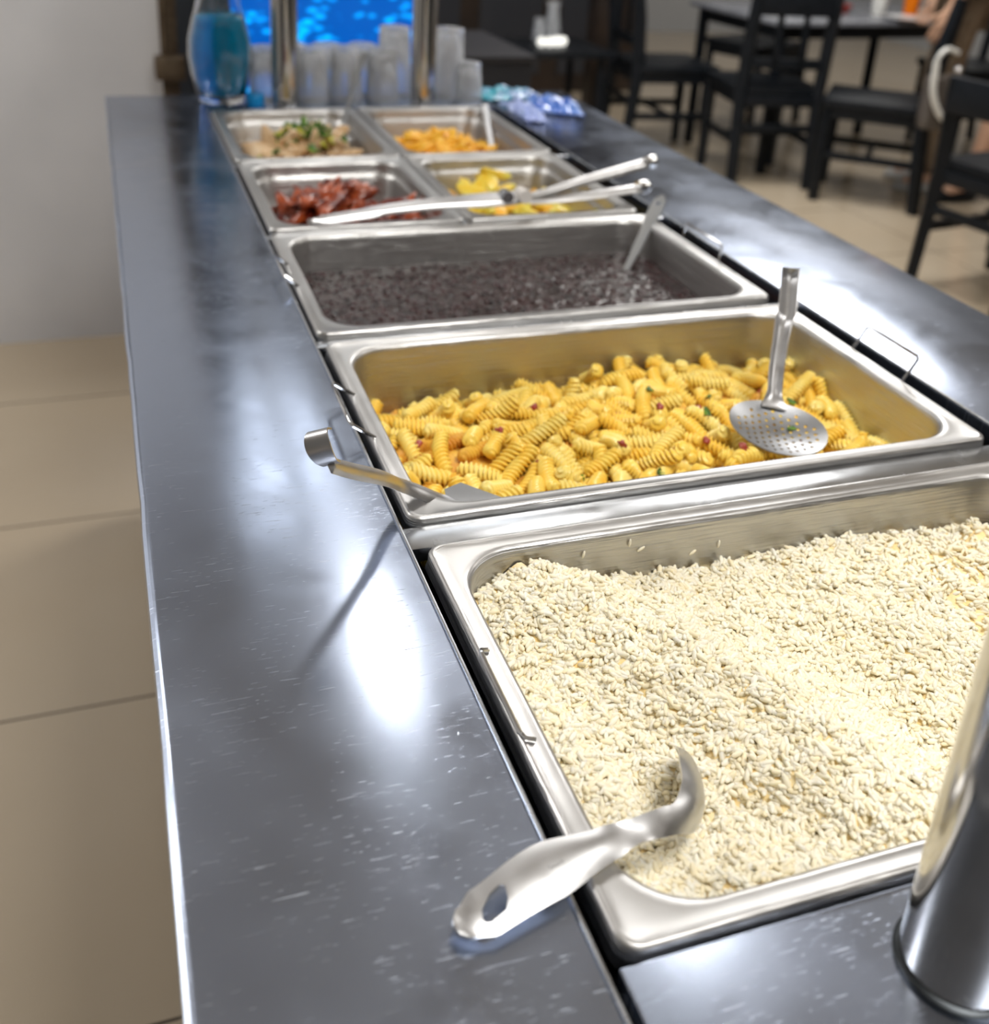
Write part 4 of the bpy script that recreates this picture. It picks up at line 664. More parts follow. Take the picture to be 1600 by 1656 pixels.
gr = [blob('greens', (.013, .008, .002), 60 + k, M_HERB, bend=.4, rough=.7, sub=2) for k in range(3)] + [blob('greens', (.012, .009, .003), 70, M_SKIN_G, bend=.5, rough=.6, sub=2)]
sp = []
while len(sp) < 36:
    x = rp.gauss(.150, .050); y = rp.gauss(1.565, .06)
    if .05 < x < .215 and 1.44 < y < 1.69: sp.append((x, y, -.043 + .050 * G(x, y, .15, 1.57, .075, .11)))
heap(sp, gr, 'green_vegetable_piece', 'green chopped vegetable piece on the pale meat', 'vegetable', 'chopped greens on the meat', .35)
def strip(L, wd, hh, bend, seed, m):
    bm = bmesh.new(); bmesh.ops.create_cube(bm, size=1); bmesh.ops.subdivide_edges(bm, edges=bm.edges[:], cuts=5, use_grid_fill=True)
    for v in bm.verts:
        p = v.co; r = noise.noise(p * 2 + Vector((seed, 0, 0)))
        t = p.x * 2; wq = 1 - .35 * t * t
        q = Vector((p.x * L, p.y * wd * wq + bend * t * t * L * .3, p.z * hh * wq)) * (1 + .14 * r); v.co = q
    bmesh.ops.smooth_vert(bm, verts=bm.verts, factor=.5, use_axis_x=True, use_axis_y=True, use_axis_z=True)
    me = bpy.data.meshes.new('strip'); bm.to_mesh(me); bm.free(); me.materials.append(m); me.polygons.foreach_set('use_smooth', [True] * len(me.polygons)); return me
fr = [strip(.062, .013, .010, b_, k, M_FRIED) for k, b_ in enumerate((.0, .3, -.3, .15))]
sp = []
while len(sp) < 95:
    x = rp.gauss(.385, .055); y = rp.gauss(1.55, .075)
    if .315 < x < .475 and 1.435 < y < 1.69: sp.append((x, y, -.056 + .040 * G(x, y, .39, 1.57, .08, .11) * rp.uniform(.5, 1)))
heap(sp, fr, 'golden_strip', 'golden orange strip in the heap in the far right half pan', 'vegetable strip', 'golden orange strips', .3)
sq = [strip(.055, .022, .012, .5, 5 + k, M_SQUASH) for k in range(3)] + [strip(.048, .020, .013, -.4, 9, M_SKIN_G), blob('squash', (.019, .015, .011), 80, M_SQUASH, rough=.15), strip(.050, .024, .014, .3, 11, M_FRIED)]
sp = []
while len(sp) < 44:
    x = rp.uniform(.315, .485); y = rp.uniform(1.085, 1.325)
    sp.append((x, y, -.057 + .030 * G(x, y, .35, 1.27, .07, .06) * rp.uniform(.5, 1) + .020 * G(x, y, .46, 1.12, .06, .07)))
heap(sp, sq, 'squash_piece', 'yellow to green squash piece in the half pan under the tongs', 'vegetable', 'squash pieces', .45)
for k, (x, y, z, d) in enumerate(((.360, 1.250, -.014, 'nearest'), (.335, 1.235, -.022, 'leftmost'), (.385, 1.275, -.006, 'topmost'), (.375, 1.255, -.012, 'middle'))):
    put('squash_piece', sq[k % 2], (x, y, z), (rp.gauss(0, .3), rp.gauss(0, .3), rp.uniform(0, 6)), 'yellow squash piece on top of the heap left of the tongs pivot, ' + d + ' of four', 'vegetable', 'squash pieces')

# ------------------------------------------------------------------ utensils
def ribbon_map(P, wkeys, nkeys, camber):
    """map (s, v) in metres: s along P, v across; across direction from keys; camber(s) = sag of the section"""
    L = frames(P)
    def f(s, v):
        c, t = along(P, L, s); wd = Vector(lerpk(nkeys, s / L[-1])); wd = (wd - t * wd.dot(t)).normalized(); n = t.cross(wd)
        hw = max(1e-4, lerpk(wkeys, s / L[-1])); k = v / hw
        return tuple(c + wd * v + n * (camber(s / L[-1]) * (k * k - .5)))
    return f, L[-1]
def outline_from(wkeys, Lt, n=60, s0=0):
    top = []; bot = []
    for i in range(n + 1):
        s = s0 + (1 - s0) * i / n; hw = max(.0006, lerpk(wkeys, s)); top.append((s * Lt, hw)); bot.append((s * Lt, -hw))
    return top + bot[::-1]

# rice ladle: broad pressed handle resting on the pan edge, bowl standing in the rice
P = catmull([(-.0660, .0300, .0030), (-.047, .0355, .0045), (-.0215, .0435, .0065), (.0055, .0490, .0068), (.034, .0545, .0055), (.052, .0575, .0035), (.068, .0625, -.0020), (.082, .0740, -.0080), (.0915, .0900, -.0120), (.0975, .106, -.0160), (.100, .118, -.022)], 10)
wk = [(0, .0030), (.02, .0075), (.08, .0120), (.25, .0138), (.42, .0085), (.50, .0062), (.62, .0068), (.74, .0115), (.86, .0150), (.95, .0100), (1, .0020)]
nk = [(0, (-.25, .95, .12)), (.45, (-.2, .95, .25)), (.60, (-.25, .75, .65)), (.74, (-.45, .35, .95)), (1, (-.5, .2, .9))]
f, LT = ribbon_map(P, wk, nk, lambda s: lerpk([(0, .0010), (.06, -.0018), (.40, -.0022), (.5, .0008), (.62, -.001), (.75, -.006), (1, -.004)], s))
hole = [(.013, -.0050), (.0155, -.0062), (.0245, -.0052), (.0285, -.0010), (.0305, .0040), (.0285, .0058), (.0220, .0048), (.0150, .0010), (.0125, -.0030)]
ld = empty('serving_ladle', tuple(P[30]), 'short steel ladle with a holed handle stuck in the white rice', 'ladle')
sheet('ladle_handle', [p for p in outline_from(wk, LT, 90)], [hole], .0022, f, .0014, M_UT, ld)
# small stamped mark on the handle, too worn to read in full
L_ = frames(P)
b = MB()
def stamp(s0, v0, strokes, hgt):
    for (a0, b0), (a1, b1) in strokes:
        p0 = Vector(f(s0 + a0 * hgt, v0 + b0 * hgt)); p1 = Vector(f(s0 + a1 * hgt, v0 + b1 * hgt)); nz = Vector((0, 0, .00085))
        b.tube([p0 + nz, p1 + nz], .00010, 4)
W_ = [[((.6, 1), (0, .9)), ((0, .9), (.1, .5)), ((.1, .5), (.6, .45)), ((.6, .45), (.6, 0)), ((.6, 0), (0, 0))],
      [((0, 0), (.1, .6)), ((.1, .6), (.35, .1)), ((.35, .1), (.6, .6)), ((.6, .6), (.7, 0))],
      [((0, 0), (.3, .6)), ((.3, .6), (.6, 0)), ((.15, .25), (.45, .25))],
      [((0, 0), (0, .6)), ((0, .6), (.5, .5)), ((.5, .5), (.5, 0))], [((.1, 0), (.1, 1))]]
for i, st in enumerate(W_): stamp(.0530 + i * .0019, -.0012, st, .0022)
b.build('stamped_mark', mat('etched_mark', (.25, .25, .26), .5, .8), ld)['label'] = 'small worn stamped mark'

# skimmer: perforated oval blade in the pasta with a long channel handle
J = Vector((.3900, .4790, -.0130)); TOP = Vector((.4800, .6085, .0700))
sk = empty('skimmer', tuple(J), 'perforated steel skimmer standing in the right side of the pasta', 'skimmer')
ax = Vector((-.36, -.90, -.20)).normalized(); side = Vector((.93, -.33, -.10)); side = (side - ax * side.dot(ax)).normalized(); nn = side.cross(ax).normalized()
if nn.z < 0: nn = -nn
def bl(u, v):   # u along the axis from the neck, v across
    e = (((u - .036) / .040) ** 2 + (v / .047) ** 2)
    return tuple(J + Vector((0, 0, .004)) + ax * u + side * v + nn * (-.0095 * (1 - min(1.1, e))))
out = []
for k in range(64):
    a = 2 * PI * k / 64; u = .036 - .038 * math.cos(a); v = .046 * math.sin(a)
    v *= 1 + .06 * math.cos(a); out.append((u, v))
holes = []
for i in range(-5, 6):
    for j in range(-4, 5):
        u = .0385 + j * .0076 + (i % 2) * .0038; v = i * .0072
        if ((u - .037) / .031) ** 2 + (v / .0385) ** 2 < 1: holes.append(circle(u, v, .0017, .0017, 10))
sheet('blade', out, holes, .0048, bl, .0011, mat('dull_blade_steel', (.42, .43, .45), .38, 1), sk)
P = catmull([J + ax * .008 + Vector((0, 0, .003)), J + Vector((.004, .006, .010)), J.lerp(TOP, .30) + Vector((-.0015, 0, .0)), J.lerp(TOP, .62) + Vector((0, 0, -.002)), J.lerp(TOP, .68) + Vector((.002, 0, 0)), TOP], 8)
wk = [(0, .012), (.10, .0068), (.45, .0072), (.68, .0085), (.75, .0088), (1, .0088)]
nk = [(0, tuple(side)), (1, (.90, -.42, .1))]
f, LT = ribbon_map(P, wk, nk, lambda s: lerpk([(0, -.001), (.15, -.006), (.6, -.007), (.75, -.010), (1, -.010)], s))
sheet('handle', outline_from(wk, LT, 60), [], .0022, f, .0012, M_UT, sk)
# leaf sticking on the blade
q = blob('leaf', (.0042, .0030, .0006), 5, M_HERB, rough=.6, sub=2)
put('green_leaf', q, Vector(bl(.026, .016)) + nn * .0012, nn.to_track_quat('Z', 'Y'), 'dark green leaf stuck on the blade of the skimmer', 'herb leaf', None)

# spatula in the pasta, left: channel handle with a hooked end
A = Vector((-.068, .304, .088)); Bp = Vector((.0, .3790, .0165)); Cc = Vector((.050, .392, -.018))
sp_ = empty('serving_turner', tuple(Bp), 'steel turner with a hooked handle over the left edge of the pasta pan', 'spatula')
P = catmull([A, A.lerp(Bp, .33) + Vector((0, 0, .001)), A.lerp(Bp, .66) + Vector((.002, 0, .002)), Bp + Vector((0, 0, .002)), Bp.lerp(Cc, .5) + Vector((0, 0, .002)), Cc], 8)
wk = [(0, .0062), (.1, .0068), (.6, .0072), (.85, .0085), (1, .012)]
nk = [(0, (-.35, .60, .70)), (1, (-.20, .9, .35))]
f, LT = ribbon_map(P, wk, nk, lambda s: -.0040)
sheet('handle', outline_from(wk, LT, 50), [], .0020, f, .0013, M_UT, sp_)
# hook: the handle's end folds back
dv = (A - Bp).normalized(); up = Vector((-.15, .45, .85)).normalized()
P = catmull([A - dv * .002, A + dv * .006 + up * .001, A + dv * .012 + up * .006, A + dv * .013 + up * .014, A + dv * .008 + up * .020, A - dv * .002 + up * .022], 6)
wk2 = [(0, .0062), (.5, .0085), (1, .0060)]
f, LT = ribbon_map(P, wk2, [(0, (-.35, .60, .70)), (1, (-.35, .60, -.3))], lambda s: 0)
f, LT = ribbon_map(P, wk2, [(0, tuple(dv.cross(up))), (1, tuple(dv.cross(up)))], lambda s: 0)
sheet('hook', outline_from(wk2, LT, 24), [], .0018, f, .0013, M_UT, sp_)
# triangular blade going down into the pasta
def tb(u, v): return tuple(Cc + Vector((.94, -.22, -.24)) * u + Vector((.05, .55, .83)) * v + Vector((0, 0, 0)))
sheet('blade', [(-.008, -.008), (-.010, .012), (.004, .020), (.045, .014), (.046, -.020), (.010, -.012)], [], .008, tb, .0012, bpy.data.materials['dull_blade_steel'], sp_)

# ladle in the bean stew: flat tapering handle with a hanging hole
T0 = Vector((.4420, .9180, -.062)); T1 = Vector((.5450, 1.0130, .0300))
bs = empty('bean_ladle', tuple(T0), 'steel ladle with a flat tapering holed handle standing in the black beans', 'ladle')
P = catmull([T0, T0.lerp(T1, .5) + Vector((0, 0, -.001)), T1], 12)
wk = [(0, .0040), (.12, .0042), (.5, .0068), (.85, .0105), (.95, .0088), (1, .0030)]
f, LT = ribbon_map(P, wk, [(0, (.75, -.60, .2)), (1, (.72, -.65, .2))], lambda s: -.0006)
sheet('ladle_handle', outline_from(wk, LT, 50), [circle(LT * .91, 0, .0036, .0042)], .0028, f, .0018, mat('dull_utensil_steel', (.50, .52, .54), .35, 1), bs)
b = MB().lathe([(.001, -.020), (.018, -.017), (.028, -.008), (.031, 0), (.0300, 0), (.027, -.007), (.017, -.0155), (.001, -.018)], (T0.x - .028, T0.y - .01, -.060), 28)
b.build('bowl', M_UT, bs)

# tongs lying over the front half pans
TP = Vector((.050, 1.040, .0085)); TM = Vector((.345, 1.045, .0260)); H1 = Vector((.590, 1.135, .046)); H2 = Vector((.560, 1.092, .020))
tg = empty('tongs', tuple(TM), 'long steel tongs lying across the chicken and squash pans', 'tongs')
def arm(name, pts, wkeys, nkeys, cam_, t=.0013):
    P = catmull(pts, 10); f, LT = ribbon_map(P, wkeys, nkeys, lambda s: cam_); return sheet(name, outline_from(wkeys, LT, 60), [], .0045, f, t, M_UT, tg)
arm('arm', [TP, TP.lerp(TM, .25) + Vector((0, .004, .002)), TP.lerp(TM, .6) + Vector((0, .002, .003)), TM, TM.lerp(H1, .5) + Vector((0, 0, .001)), H1],
    [(0, .0040), (.05, .0085), (.16, .0088), (.18, .0065), (.5, .0085), (.55, .0068), (1, .0095)], [(0, (-.2, .85, .5)), (1, (-.35, .75, .6))], -.0045)
arm('arm', [TP + Vector((.045, .010, .0035)), TP.lerp(TM, .45) + Vector((0, .016, .004)), TM + Vector((-.01, .012, .003)), TM + Vector((.02, .002, -.004)), TM.lerp(H2, .5) + Vector((0, 0, -.004)), H2],
    [(0, .0035), (.10, .0080), (.5, .0075), (1, .0095)], [(0, (-.1, .95, .3)), (1, (-.3, .85, .45))], -.0040)
b = MB().tube([TM + Vector((.003, -.011, .004)), TM + Vector((.003, .014, .004))], .0095, 16); b.build('pivot_ring', mat('pale_ring', (.80, .76, .72), .25, 0, coat=.5), tg)
b = MB().tube([TM + Vector((-.022, -.008, .003)), TM + Vector((-.022, .012, .003))], .0085, 14); b.build('spring_housing', M_RIM, tg)
for Hh in (H1, H2):
    d = (Hh - TM).normalized(); b = MB().tube([Hh - d * .016, Hh - d * .004, Hh + d * .002], [.0088, .0105, .0095], 16); b.build('end_cap', M_WIRE, tg)

# spoon in the meat pan, with a long thin handle rising past the glasses
sn = empty('serving_spoon', (.225, 1.66, -.03), 'steel spoon with a long thin handle standing in the pale meat', 'spoon')
P = catmull([(.222, 1.640, -.030), (.232, 1.670, -.004), (.262, 1.728, .048), (.294, 1.780, .100)], 10)
wk = [(0, .0050), (.4, .0034), (.8, .0050), (.95, .0068), (1, .002)]
f, LT = ribbon_map(P, wk, [(0, (.8, -.5, .2)), (1, (.8, -.5, .2))], lambda s: -.0006)
sheet('handle', outline_from(wk, LT, 40), [], .0028, f, .0016, mat('dark_utensil_steel', (.30, .31, .32), .3, 1), sn)
b = MB()
for i in range(9):
    for k in range(16):
        r = i / 8; th = 2 * PI * k / 16; b.v.append((.217 + .020 * r * math.cos(th), 1.618 + .028 * r * math.sin(th), -.036 + .010 * r * r))
for i in range(8):
    for k in range(16): b.f.append((i * 16 + k, i * 16 + (k + 1) % 16, (i + 1) * 16 + (k + 1) % 16, (i + 1) * 16 + k)); b.m.append(0)
solidify(b.build('bowl', M_UT, sn), .0012)
# spoon in the fried strip pan, leaning on the far edge
sf = empty('serving_spoon', (.487, 1.55, -.04), 'steel spoon with a straight handle leaning at the far right corner pan', 'spoon')
P = catmull([(.478, 1.525, -.046), (.490, 1.585, -.027), (.503, 1.645, -.006), (.517, 1.700, .012)], 8)
wk = [(0, .0045), (.5, .0044), (1, .0052)]
f, LT = ribbon_map(P, wk, [(0, (.96, -.22, .1)), (1, (.96, -.22, .1))], lambda s: -.0008)
sheet('handle', outline_from(wk, LT, 40), [], .0028, f, .0016, M_UT, sf)
b = MB().lathe([(.001, -.010), (.014, -.008), (.021, -.001), (.0200, -.001), (.013, -.0068), (.001, -.0085)], (.472, 1.500, -.045), 24); b.build('bowl', M_UT, sf)

# ------------------------------------------------------------------ far end of the counter
# carafe of blue drink
bt = empty('blue_drink_carafe', (.028, 1.838, Z), 'curved clear glass carafe of bright blue drink at the far left of the counter', 'carafe')
out_p = [(.001, 0), (.036, 0), (.042, .004), (.047, .020), (.0550, .055), (.0600, .090), (.0585, .120), (.0500, .155), (.0410, .185), (.0350, .215), (.0330, .250), (.0350, .285), (.0380, .300)]
inn = [(.0365, .298), (.0330, .283), (.0310, .250), (.0328, .215), (.0385, .185), (.0475, .155), (.0560, .120), (.0573, .090), (.0523, .055), (.0445, .022), (.038, .014), (.001, .012)]
b = MB().lathe(out_p + inn, (.028, 1.838, Z), 40); b.build('glass_body', M_GLASS, bt, smooth='all')
b = MB().lathe([(.001, .0125), (.0378, .0145), (.0443, .0225), (.0521, .055), (.0571, .090), (.0558, .120), (.0473, .155), (.0440, .165), (.001, .165)], (.028, 1.838, Z), 40)
b.build('drink', M_BLUEL, bt, smooth='all')
# upturned tumblers
def tumbler_mesh(h, r0, r1):
    b = MB(); o_ = [(r0, 0), (r0 * .99, .002), (r1 * 1.02, h - .006), (r1, h - .001), (r1 - .004, h), (.0005, h)]
    i_ = [(.0005, h - .010), (r1 - .003, h - .010), (r0 - .0022, .002), (r0 - .002, 0)]
    n = 28; return MB().lathe(o_ + i_ + [(r0, 0)], (0, 0, 0), n)
tm = {}
for key, (h, r0, r1) in {'a': (.105, .034, .027), 'b': (.140, .036, .030), 'c': (.075, .033, .026)}.items():
    o = tumbler_mesh(h, r0, r1).build('x', M_TUMB, smooth='all'); me = o.data; bpy.data.objects.remove(o); me.name = 'tumbler'; tm[key] = me
G_ = [(.115, 1.850, 'a', 'left of the left guard post'), (.205, 1.842, 'a', 'just right of the left guard post'), (.272, 1.846, 'a', 'second to the right of the left guard post'),
      (.345, 1.840, 'a', 'left of the right guard post'), (.378, 1.878, 'b', 'tall one behind, close to the right guard post'),
      (.488, 1.862, 'b', 'tall one just right of the right guard post'), (.525, 1.842, 'c', 'short one furthest right of the row'),
      (.240, 1.882, 'a', 'in the back row between the left two'), (.312, 1.884, 'a', 'in the back row between the middle two'), (.170, 1.884, 'a', 'in the back row behind the left guard post')]
for x, y, k, d in G_:
    put('glass_tumbler', tm[k], (x, y, Z), (0, 0, 0), 'upturned clear glass tumbler, ' + d, 'glass', 'upturned tumblers on the counter end')
b = MB().lathe([(.016, 0), (.017, .004), (.017, .018), (.014, .022), (.0005, .022)], (.088, 1.812, Z), 24)
tag(b.build('blue_tub', mat('blue_plastic', (.0, .25, .60), .35), loc=(.088, 1.812, Z)), 'small round blue plastic tub beside the blue carafe', 'tub')
# crumpled blue plastic packaging on the far right corner
def bagz(u, v, s): return .010 + .012 * noise.noise(Vector((u * 5 + s, v * 5, s))) + .008 * noise.noise(Vector((u * 13, v * 13 + s, s)))
def packet(name, q, m, s, lab):
    n = 26; b = MB()
    for j in range(n + 1):
        for i in range(n + 1):
            u, v = i / n, j / n
            p = Vector(q[0]).lerp(Vector(q[1]), u).lerp(Vector(q[3]).lerp(Vector(q[2]), u), v)
            e = min(u, 1 - u, v, 1 - v) * 6; e = min(1, e)
            jx = .006 * noise.noise(Vector((u * 6, v * 6, s + 4)))
            b.v.append((p.x + jx, p.y + jx, Z + .001 + max(.0005, bagz(u, v, s)) * (.25 + .75 * e)))
    for j in range(n):
        for i in range(n): a = j * (n + 1) + i; b.f.append((a, a + 1, a + n + 2, a + n + 1)); b.m.append(0)
    c = sum((Vector(p) for p in q), Vector()) / 4
    o = b.build(name, m, loc=(c.x, c.y, Z)); solidify(o, .0006); tag(o, lab, 'plastic bag', 'crumpled blue packets')
packet('plastic_packet', [(.620, 1.700, 0), (.705, 1.640, 0), (.745, 1.780, 0), (.650, 1.830, 0)], mat('blue_film', (.05, .16, .62), .25, 0, var=(.18, .34, .80), vscale=18, coat=.6), 1, 'crumpled deep blue plastic packet at the far right counter corner')
packet('plastic_packet', [(.572, 1.610, 0), (.612, 1.600, 0), (.640, 1.760, 0), (.575, 1.790, 0)], mat('lilac_film', (.36, .45, .85), .25, 0, var=(.50, .60, .92), vscale=18, coat=.6), 2, 'pale lilac blue plastic packet left of the deep blue one')
packet('plastic_packet', [(.560, 1.800, 0), (.690, 1.825, 0), (.680, 1.895, 0), (.540, 1.900, 0)], mat('teal_film', (.03, .42, .55), .25, 0, var=(.40, .52, .80), vscale=22, coat=.6), 3, 'teal and lilac plastic packet behind, on the back counter edge')

# ------------------------------------------------------------------ drinks cabinet behind the counter
dc = empty('drinks_cabinet', (.36, 2.62, FLOOR), 'drinks cabinet with a lit blue water picture behind the tumblers', 'cabinet')
MB().box((.085, 2.40, FLOOR + .02), (.600, 2.88, .70), .006).build('body', mat('cabinet_side', (.03, .035, .045), .4), dc)
MB().box((.125, 2.388, -.62), (.562, 2.400, .175)).build('picture_panel', M_BLUEP, dc, smooth=False)
MB().box((.125, 2.380, .1755), (.562, 2.402, .62), .003).build('upper_panel', mat('pale_grey_panel', (.42, .43, .44), .4), dc)
MB().box((.5625, 2.375, -.80), (.606, 2.402, .68), .004).build('white_frame', mat('white_plastic', (.75, .74, .76), .35), dc)
MB().box((.080, 2.375, -.80), (.1245, 2.402, .68), .004).build('dark_frame', M_BEHIND, dc)
tag(MB().lathe([(.0005, 0), (.028, .001), (.032, .012), (.032, .075), (.020, .095), (.013, .105), (.0005, .106)], (.745, 2.95, -.078), 20).build('blue_bottle', mat('deep_blue_plastic', (.0, .03, .55), .3), loc=(.745, 2.95, -.08)), 'small deep blue bottle right of the drinks cabinet', 'bottle')
sb = empty('side_cupboard', (.9, 3.05, FLOOR), 'dark low cupboard standing right of the drinks cabinet', 'cupboard')
MB().box((.66, 2.80, FLOOR), (1.05, 3.30, -.10), .006).build('body', mat('charcoal_laminate', (.018, .018, .022), .5), sb)
MB().box((.65, 2.79, -.10), (1.06, 3.31, -.08), .004).build('top', mat('charcoal_top', (.025, .025, .03), .45), sb)
# dark bar with glass fronted shelves at the far wall
bar = empty('bar_counter', (2.0, 6.6, FLOOR), 'long dark bar counter across the far left of the dining room', 'bar')
MB().box((.30, 6.30, FLOOR), (3.18, 6.95, .30), .01).build('front', M_BACKW, bar, smooth=False)
for k in range(5): MB().box((.42 + k * .55, 6.285, FLOOR + .12), (.42 + k * .55 + .42, 6.30, .16), .004).build('panel', mat('bar_panel', (.04, .042, .05), .3), bar)
MB().box((.25, 6.22, .30), (3.25, 7.0, .34), .006).build('bar_top', M_TABLE, bar)
struct(MB().box((.2, 7.6, FLOOR), (3.6, 7.7, CEIL)).build('wall_dark', M_BACKW, loc=(0, 0, 0)))

# ------------------------------------------------------------------ black wooden chairs
def chair(x, y, rz, lab, slats=2, sc=1.0, low=False):
    """seat 0.46 high, the sitter faces local +x"""
    t = empty('dining_chair', (x, y, FLOOR), lab, 'chair', 'black wooden dining chairs')
    def part(name, b): o = b.build(name, M_BLACK, None, loc=(0, 0, 0)); o.parent = t; return o
    w_ = .21
    part('seat', MB().box((-.20, -.215, .435), (.235, .215, .475), .010))
    for s in (-1, 1):
        part('leg', MB().tube([(.205, s * .185, 0), (.200, s * .185, .436)], [.024, .030], 4, True))
        part('back_post', MB().tube([(-.235, s * .190, 0), (-.200, s * .190, .44), (-.210, s * .190, .64), (-.225, s * .190, .765)] if low else [(-.235, s * .190, 0), (-.195, s * .190, .44), (-.215, s * .190, .70), (-.250, s * .190, .945)], [.028, .034, .034, .028], 4))
        part('side_stretcher', MB().box((-.205, s * .185 - .011, .20), (.205, s * .185 + .011, .235), .003))
        part('seat_rail', MB().box((-.20, s * .190 - .010, .385), (.205, s * .190 + .010, .436), .002))
    part('back_stretcher', MB().box((-.225, -.185, .27), (-.205, .185, .305), .003))
    part('cross_stretcher', MB().box((-.012, -.185, .205), (.012, .185, .230), .003))
    part('seat_rail', MB().box((.190, -.19, .385), (.212, .19, .436), .002)); part('seat_rail', MB().box((-.212, -.19, .385), (-.190, .19, .436), .002))
    if low:
        part('top_rail', MB().box((-.245, -.200, .640), (-.205, .200, .765), .006)); t.rotation_euler.z = rz; return t
    part('top_rail', MB().box((-.255, -.185, .800), (-.225, .185, .940), .006))
    part('lower_rail', MB().box((-.222, -.185, .560), (-.200, .185, .610), .004))
    for k in range(slats):
        yy = -.185 + .37 * (k + 1) / (slats + 1)
        part('back_slat', MB().box((-.236, yy - .013, .605), (-.218, yy + .013, .805), .003))
    t.rotation_euler.z = rz; t.scale = (sc, sc, sc); return t
CH = [(2.875, 2.614, math.radians(9), 'nearest black wooden chair, at the right edge of the picture', 0),
      (2.82, 4.22, math.radians(80), 'black wooden chair with slatted back left of the thin table leg', 2),
      (2.56, 4.78, math.radians(-6), 'black wooden chair furthest left, behind the slatted one', 2),
      (3.17, 3.80, math.radians(139), 'black wooden chair seen from the side beside the brown trousers', 2),
      (3.55, 5.45, math.radians(200), 'black wooden chair on the far side of the dining table', 2),
      (4.45, 4.62, math.radians(178), 'black wooden chair at the right end of the dining table', 2)]
for i, c in enumerate(CH): chair(c[0], c[1], c[2], c[3], c[4], low=(i == 0))

def table(x, y, sx, sy, rz, lab, top=.75):
    t = empty('dining_table', (x, y, FLOOR), lab, 'table', 'grey topped dining tables')
    def part(name, b, m): o = b.build(name, m, None, loc=(0, 0, 0)); o.parent = t; return o
    part('tabletop', MB().box((-sx / 2, -sy / 2, top - .025), (sx / 2, sy / 2, top), .006), M_TABLE)
    part('apron', MB().box((-sx / 2 + .05, -sy / 2 + .05, top - .09), (sx / 2 - .05, sy / 2 - .05, top - .025), .003), M_BLACK)
    for a in (-1, 1):
        for c in (-1, 1): part('leg', MB().box((a * (sx / 2 - .06) - .02, c * (sy / 2 - .06) - .02, 0), (a * (sx / 2 - .06) + .02, c * (sy / 2 - .06) + .02, top - .03), .003), M_BLACK)
    t.rotation_euler.z = rz; return t
table(3.46, 4.62, 1.30, .78, math.radians(4), 'grey topped dining table with dishes on it, behind the black chairs')
table(3.72, 2.72, 1.05, .80, math.radians(8), 'dining table at the right edge behind the nearest black chair')
TZ = FLOOR + .75
def small(name, prof, x, y, z, m, lab, cat, grp=None): return tag(MB().lathe(prof, (x, y, z), 20).build(name, m, loc=(x, y, z), smooth=True), lab, cat, grp)
cup = [(.0005, 0), (.030, 0), (.038, .05), (.040, .085), (.038, .085), (.035, .05), (.028, .006), (.0005, .006)]
plate = [(.0005, 0), (.06, 0), (.11, .014), (.112, .016), (.06, .004), (.0005, .004)]
small('orange_cup', [(.0005, 0), (.034, 0), (.040, .10), (.038, .10), (.032, .006), (.0005, .006)], 3.80, 4.47, TZ, mat('orange_plastic', (.95, .22, .0), .4), 'bright orange cup on the far dining table', 'cup')
small('white_cup', cup, 3.60, 4.47, TZ, mat('white_china', (.8, .8, .76), .2), 'white cup left of the orange cup on the dining table', 'cup')
small('red_bowl', [(.0005, 0), (.03, 0), (.055, .04), (.052, .04), (.028, .005), (.0005, .005)], 3.42, 4.53, TZ, mat('red_china', (.35, .03, .02), .3), 'small red bowl beside the white cup on the dining table', 'bowl')
small('yellow_bowl', [(.0005, 0), (.025, 0), (.045, .035), (.042, .035), (.024, .005), (.0005, .005)], 2.98, 4.48, TZ, mat('yellow_china', (.75, .60, .05), .3), 'small yellow bowl at the left end of the dining table', 'bowl')
small('dinner_plate', plate, 3.62, 4.28, TZ, mat('plate_china', (.75, .75, .76), .15), 'white plate at the front edge of the dining table', 'plate')
small('water_glass', cup, 3.12, 4.40, TZ, M_GLASS, 'clear glass on the dining table right of the yellow bowl', 'glass')
# glowing blobs painting in shiny highlights on the dark low table near the bar
lt = empty('low_table', (2.02, 4.95, FLOOR), 'small dark side table in front of the bar', 'table')
MB().box((1.66, 4.70, -.42), (2.26, 5.20, -.39), .004).build('tabletop', M_BLACK, lt)
for x in (1.70, 2.19):
    for y in (4.74, 5.13): MB().box((x, y, FLOOR), (x + .03, y + .03, -.42), .003).build('leg', M_BLACK, lt)
M_GLINT = mat('lit_candle_glass', (.8, .8, .75), .2, emis=((1, .98, .92), .7))  # glow stands in for reflected highlights, not for real lamps
for k, (x, y, r) in enumerate(((1.93, 4.90, .022), (1.975, 4.90, .022), (2.02, 4.91, .024), (2.060, 4.93, .022))):
    small('lit_glass_lamp', [(.0005, 0), (r * .6, .001), (r, r * .7), (r * .9, r * 1.5), (r * .4, r * 2), (.0005, r * 2.05)], x, y, -.39, M_GLINT,
          ['leftmost small lit glass lamp on the dark side table', 'second small lit glass lamp from the left', 'third small lit glass lamp from the left', 'rightmost small lit glass lamp on the side table'][k], 'lamp', 'small lit glass lamps')
small('glass_vase', [(.0005, 0), (.035, 0), (.045, .05), (.035, .12), (.028, .17), (.04, .20), (.037, .20), (.025, .17), (.031, .12), (.041, .05), (.030, .006), (.0005, .006)], 2.05, 5.06, -.39, M_TUMB, 'tall cloudy glass vase behind the small lit lamps', 'vase')  # added to give the streak of a highlight
small('glass_vase', [(.0005, 0), (.03, 0), (.036, .04), (.026, .10), (.030, .12), (.027, .12), (.023, .10), (.032, .04), (.026, .006), (.0005, .006)], 1.97, 5.04, -.39, M_TUMB, 'short cloudy glass vase left of the tall one', 'vase')
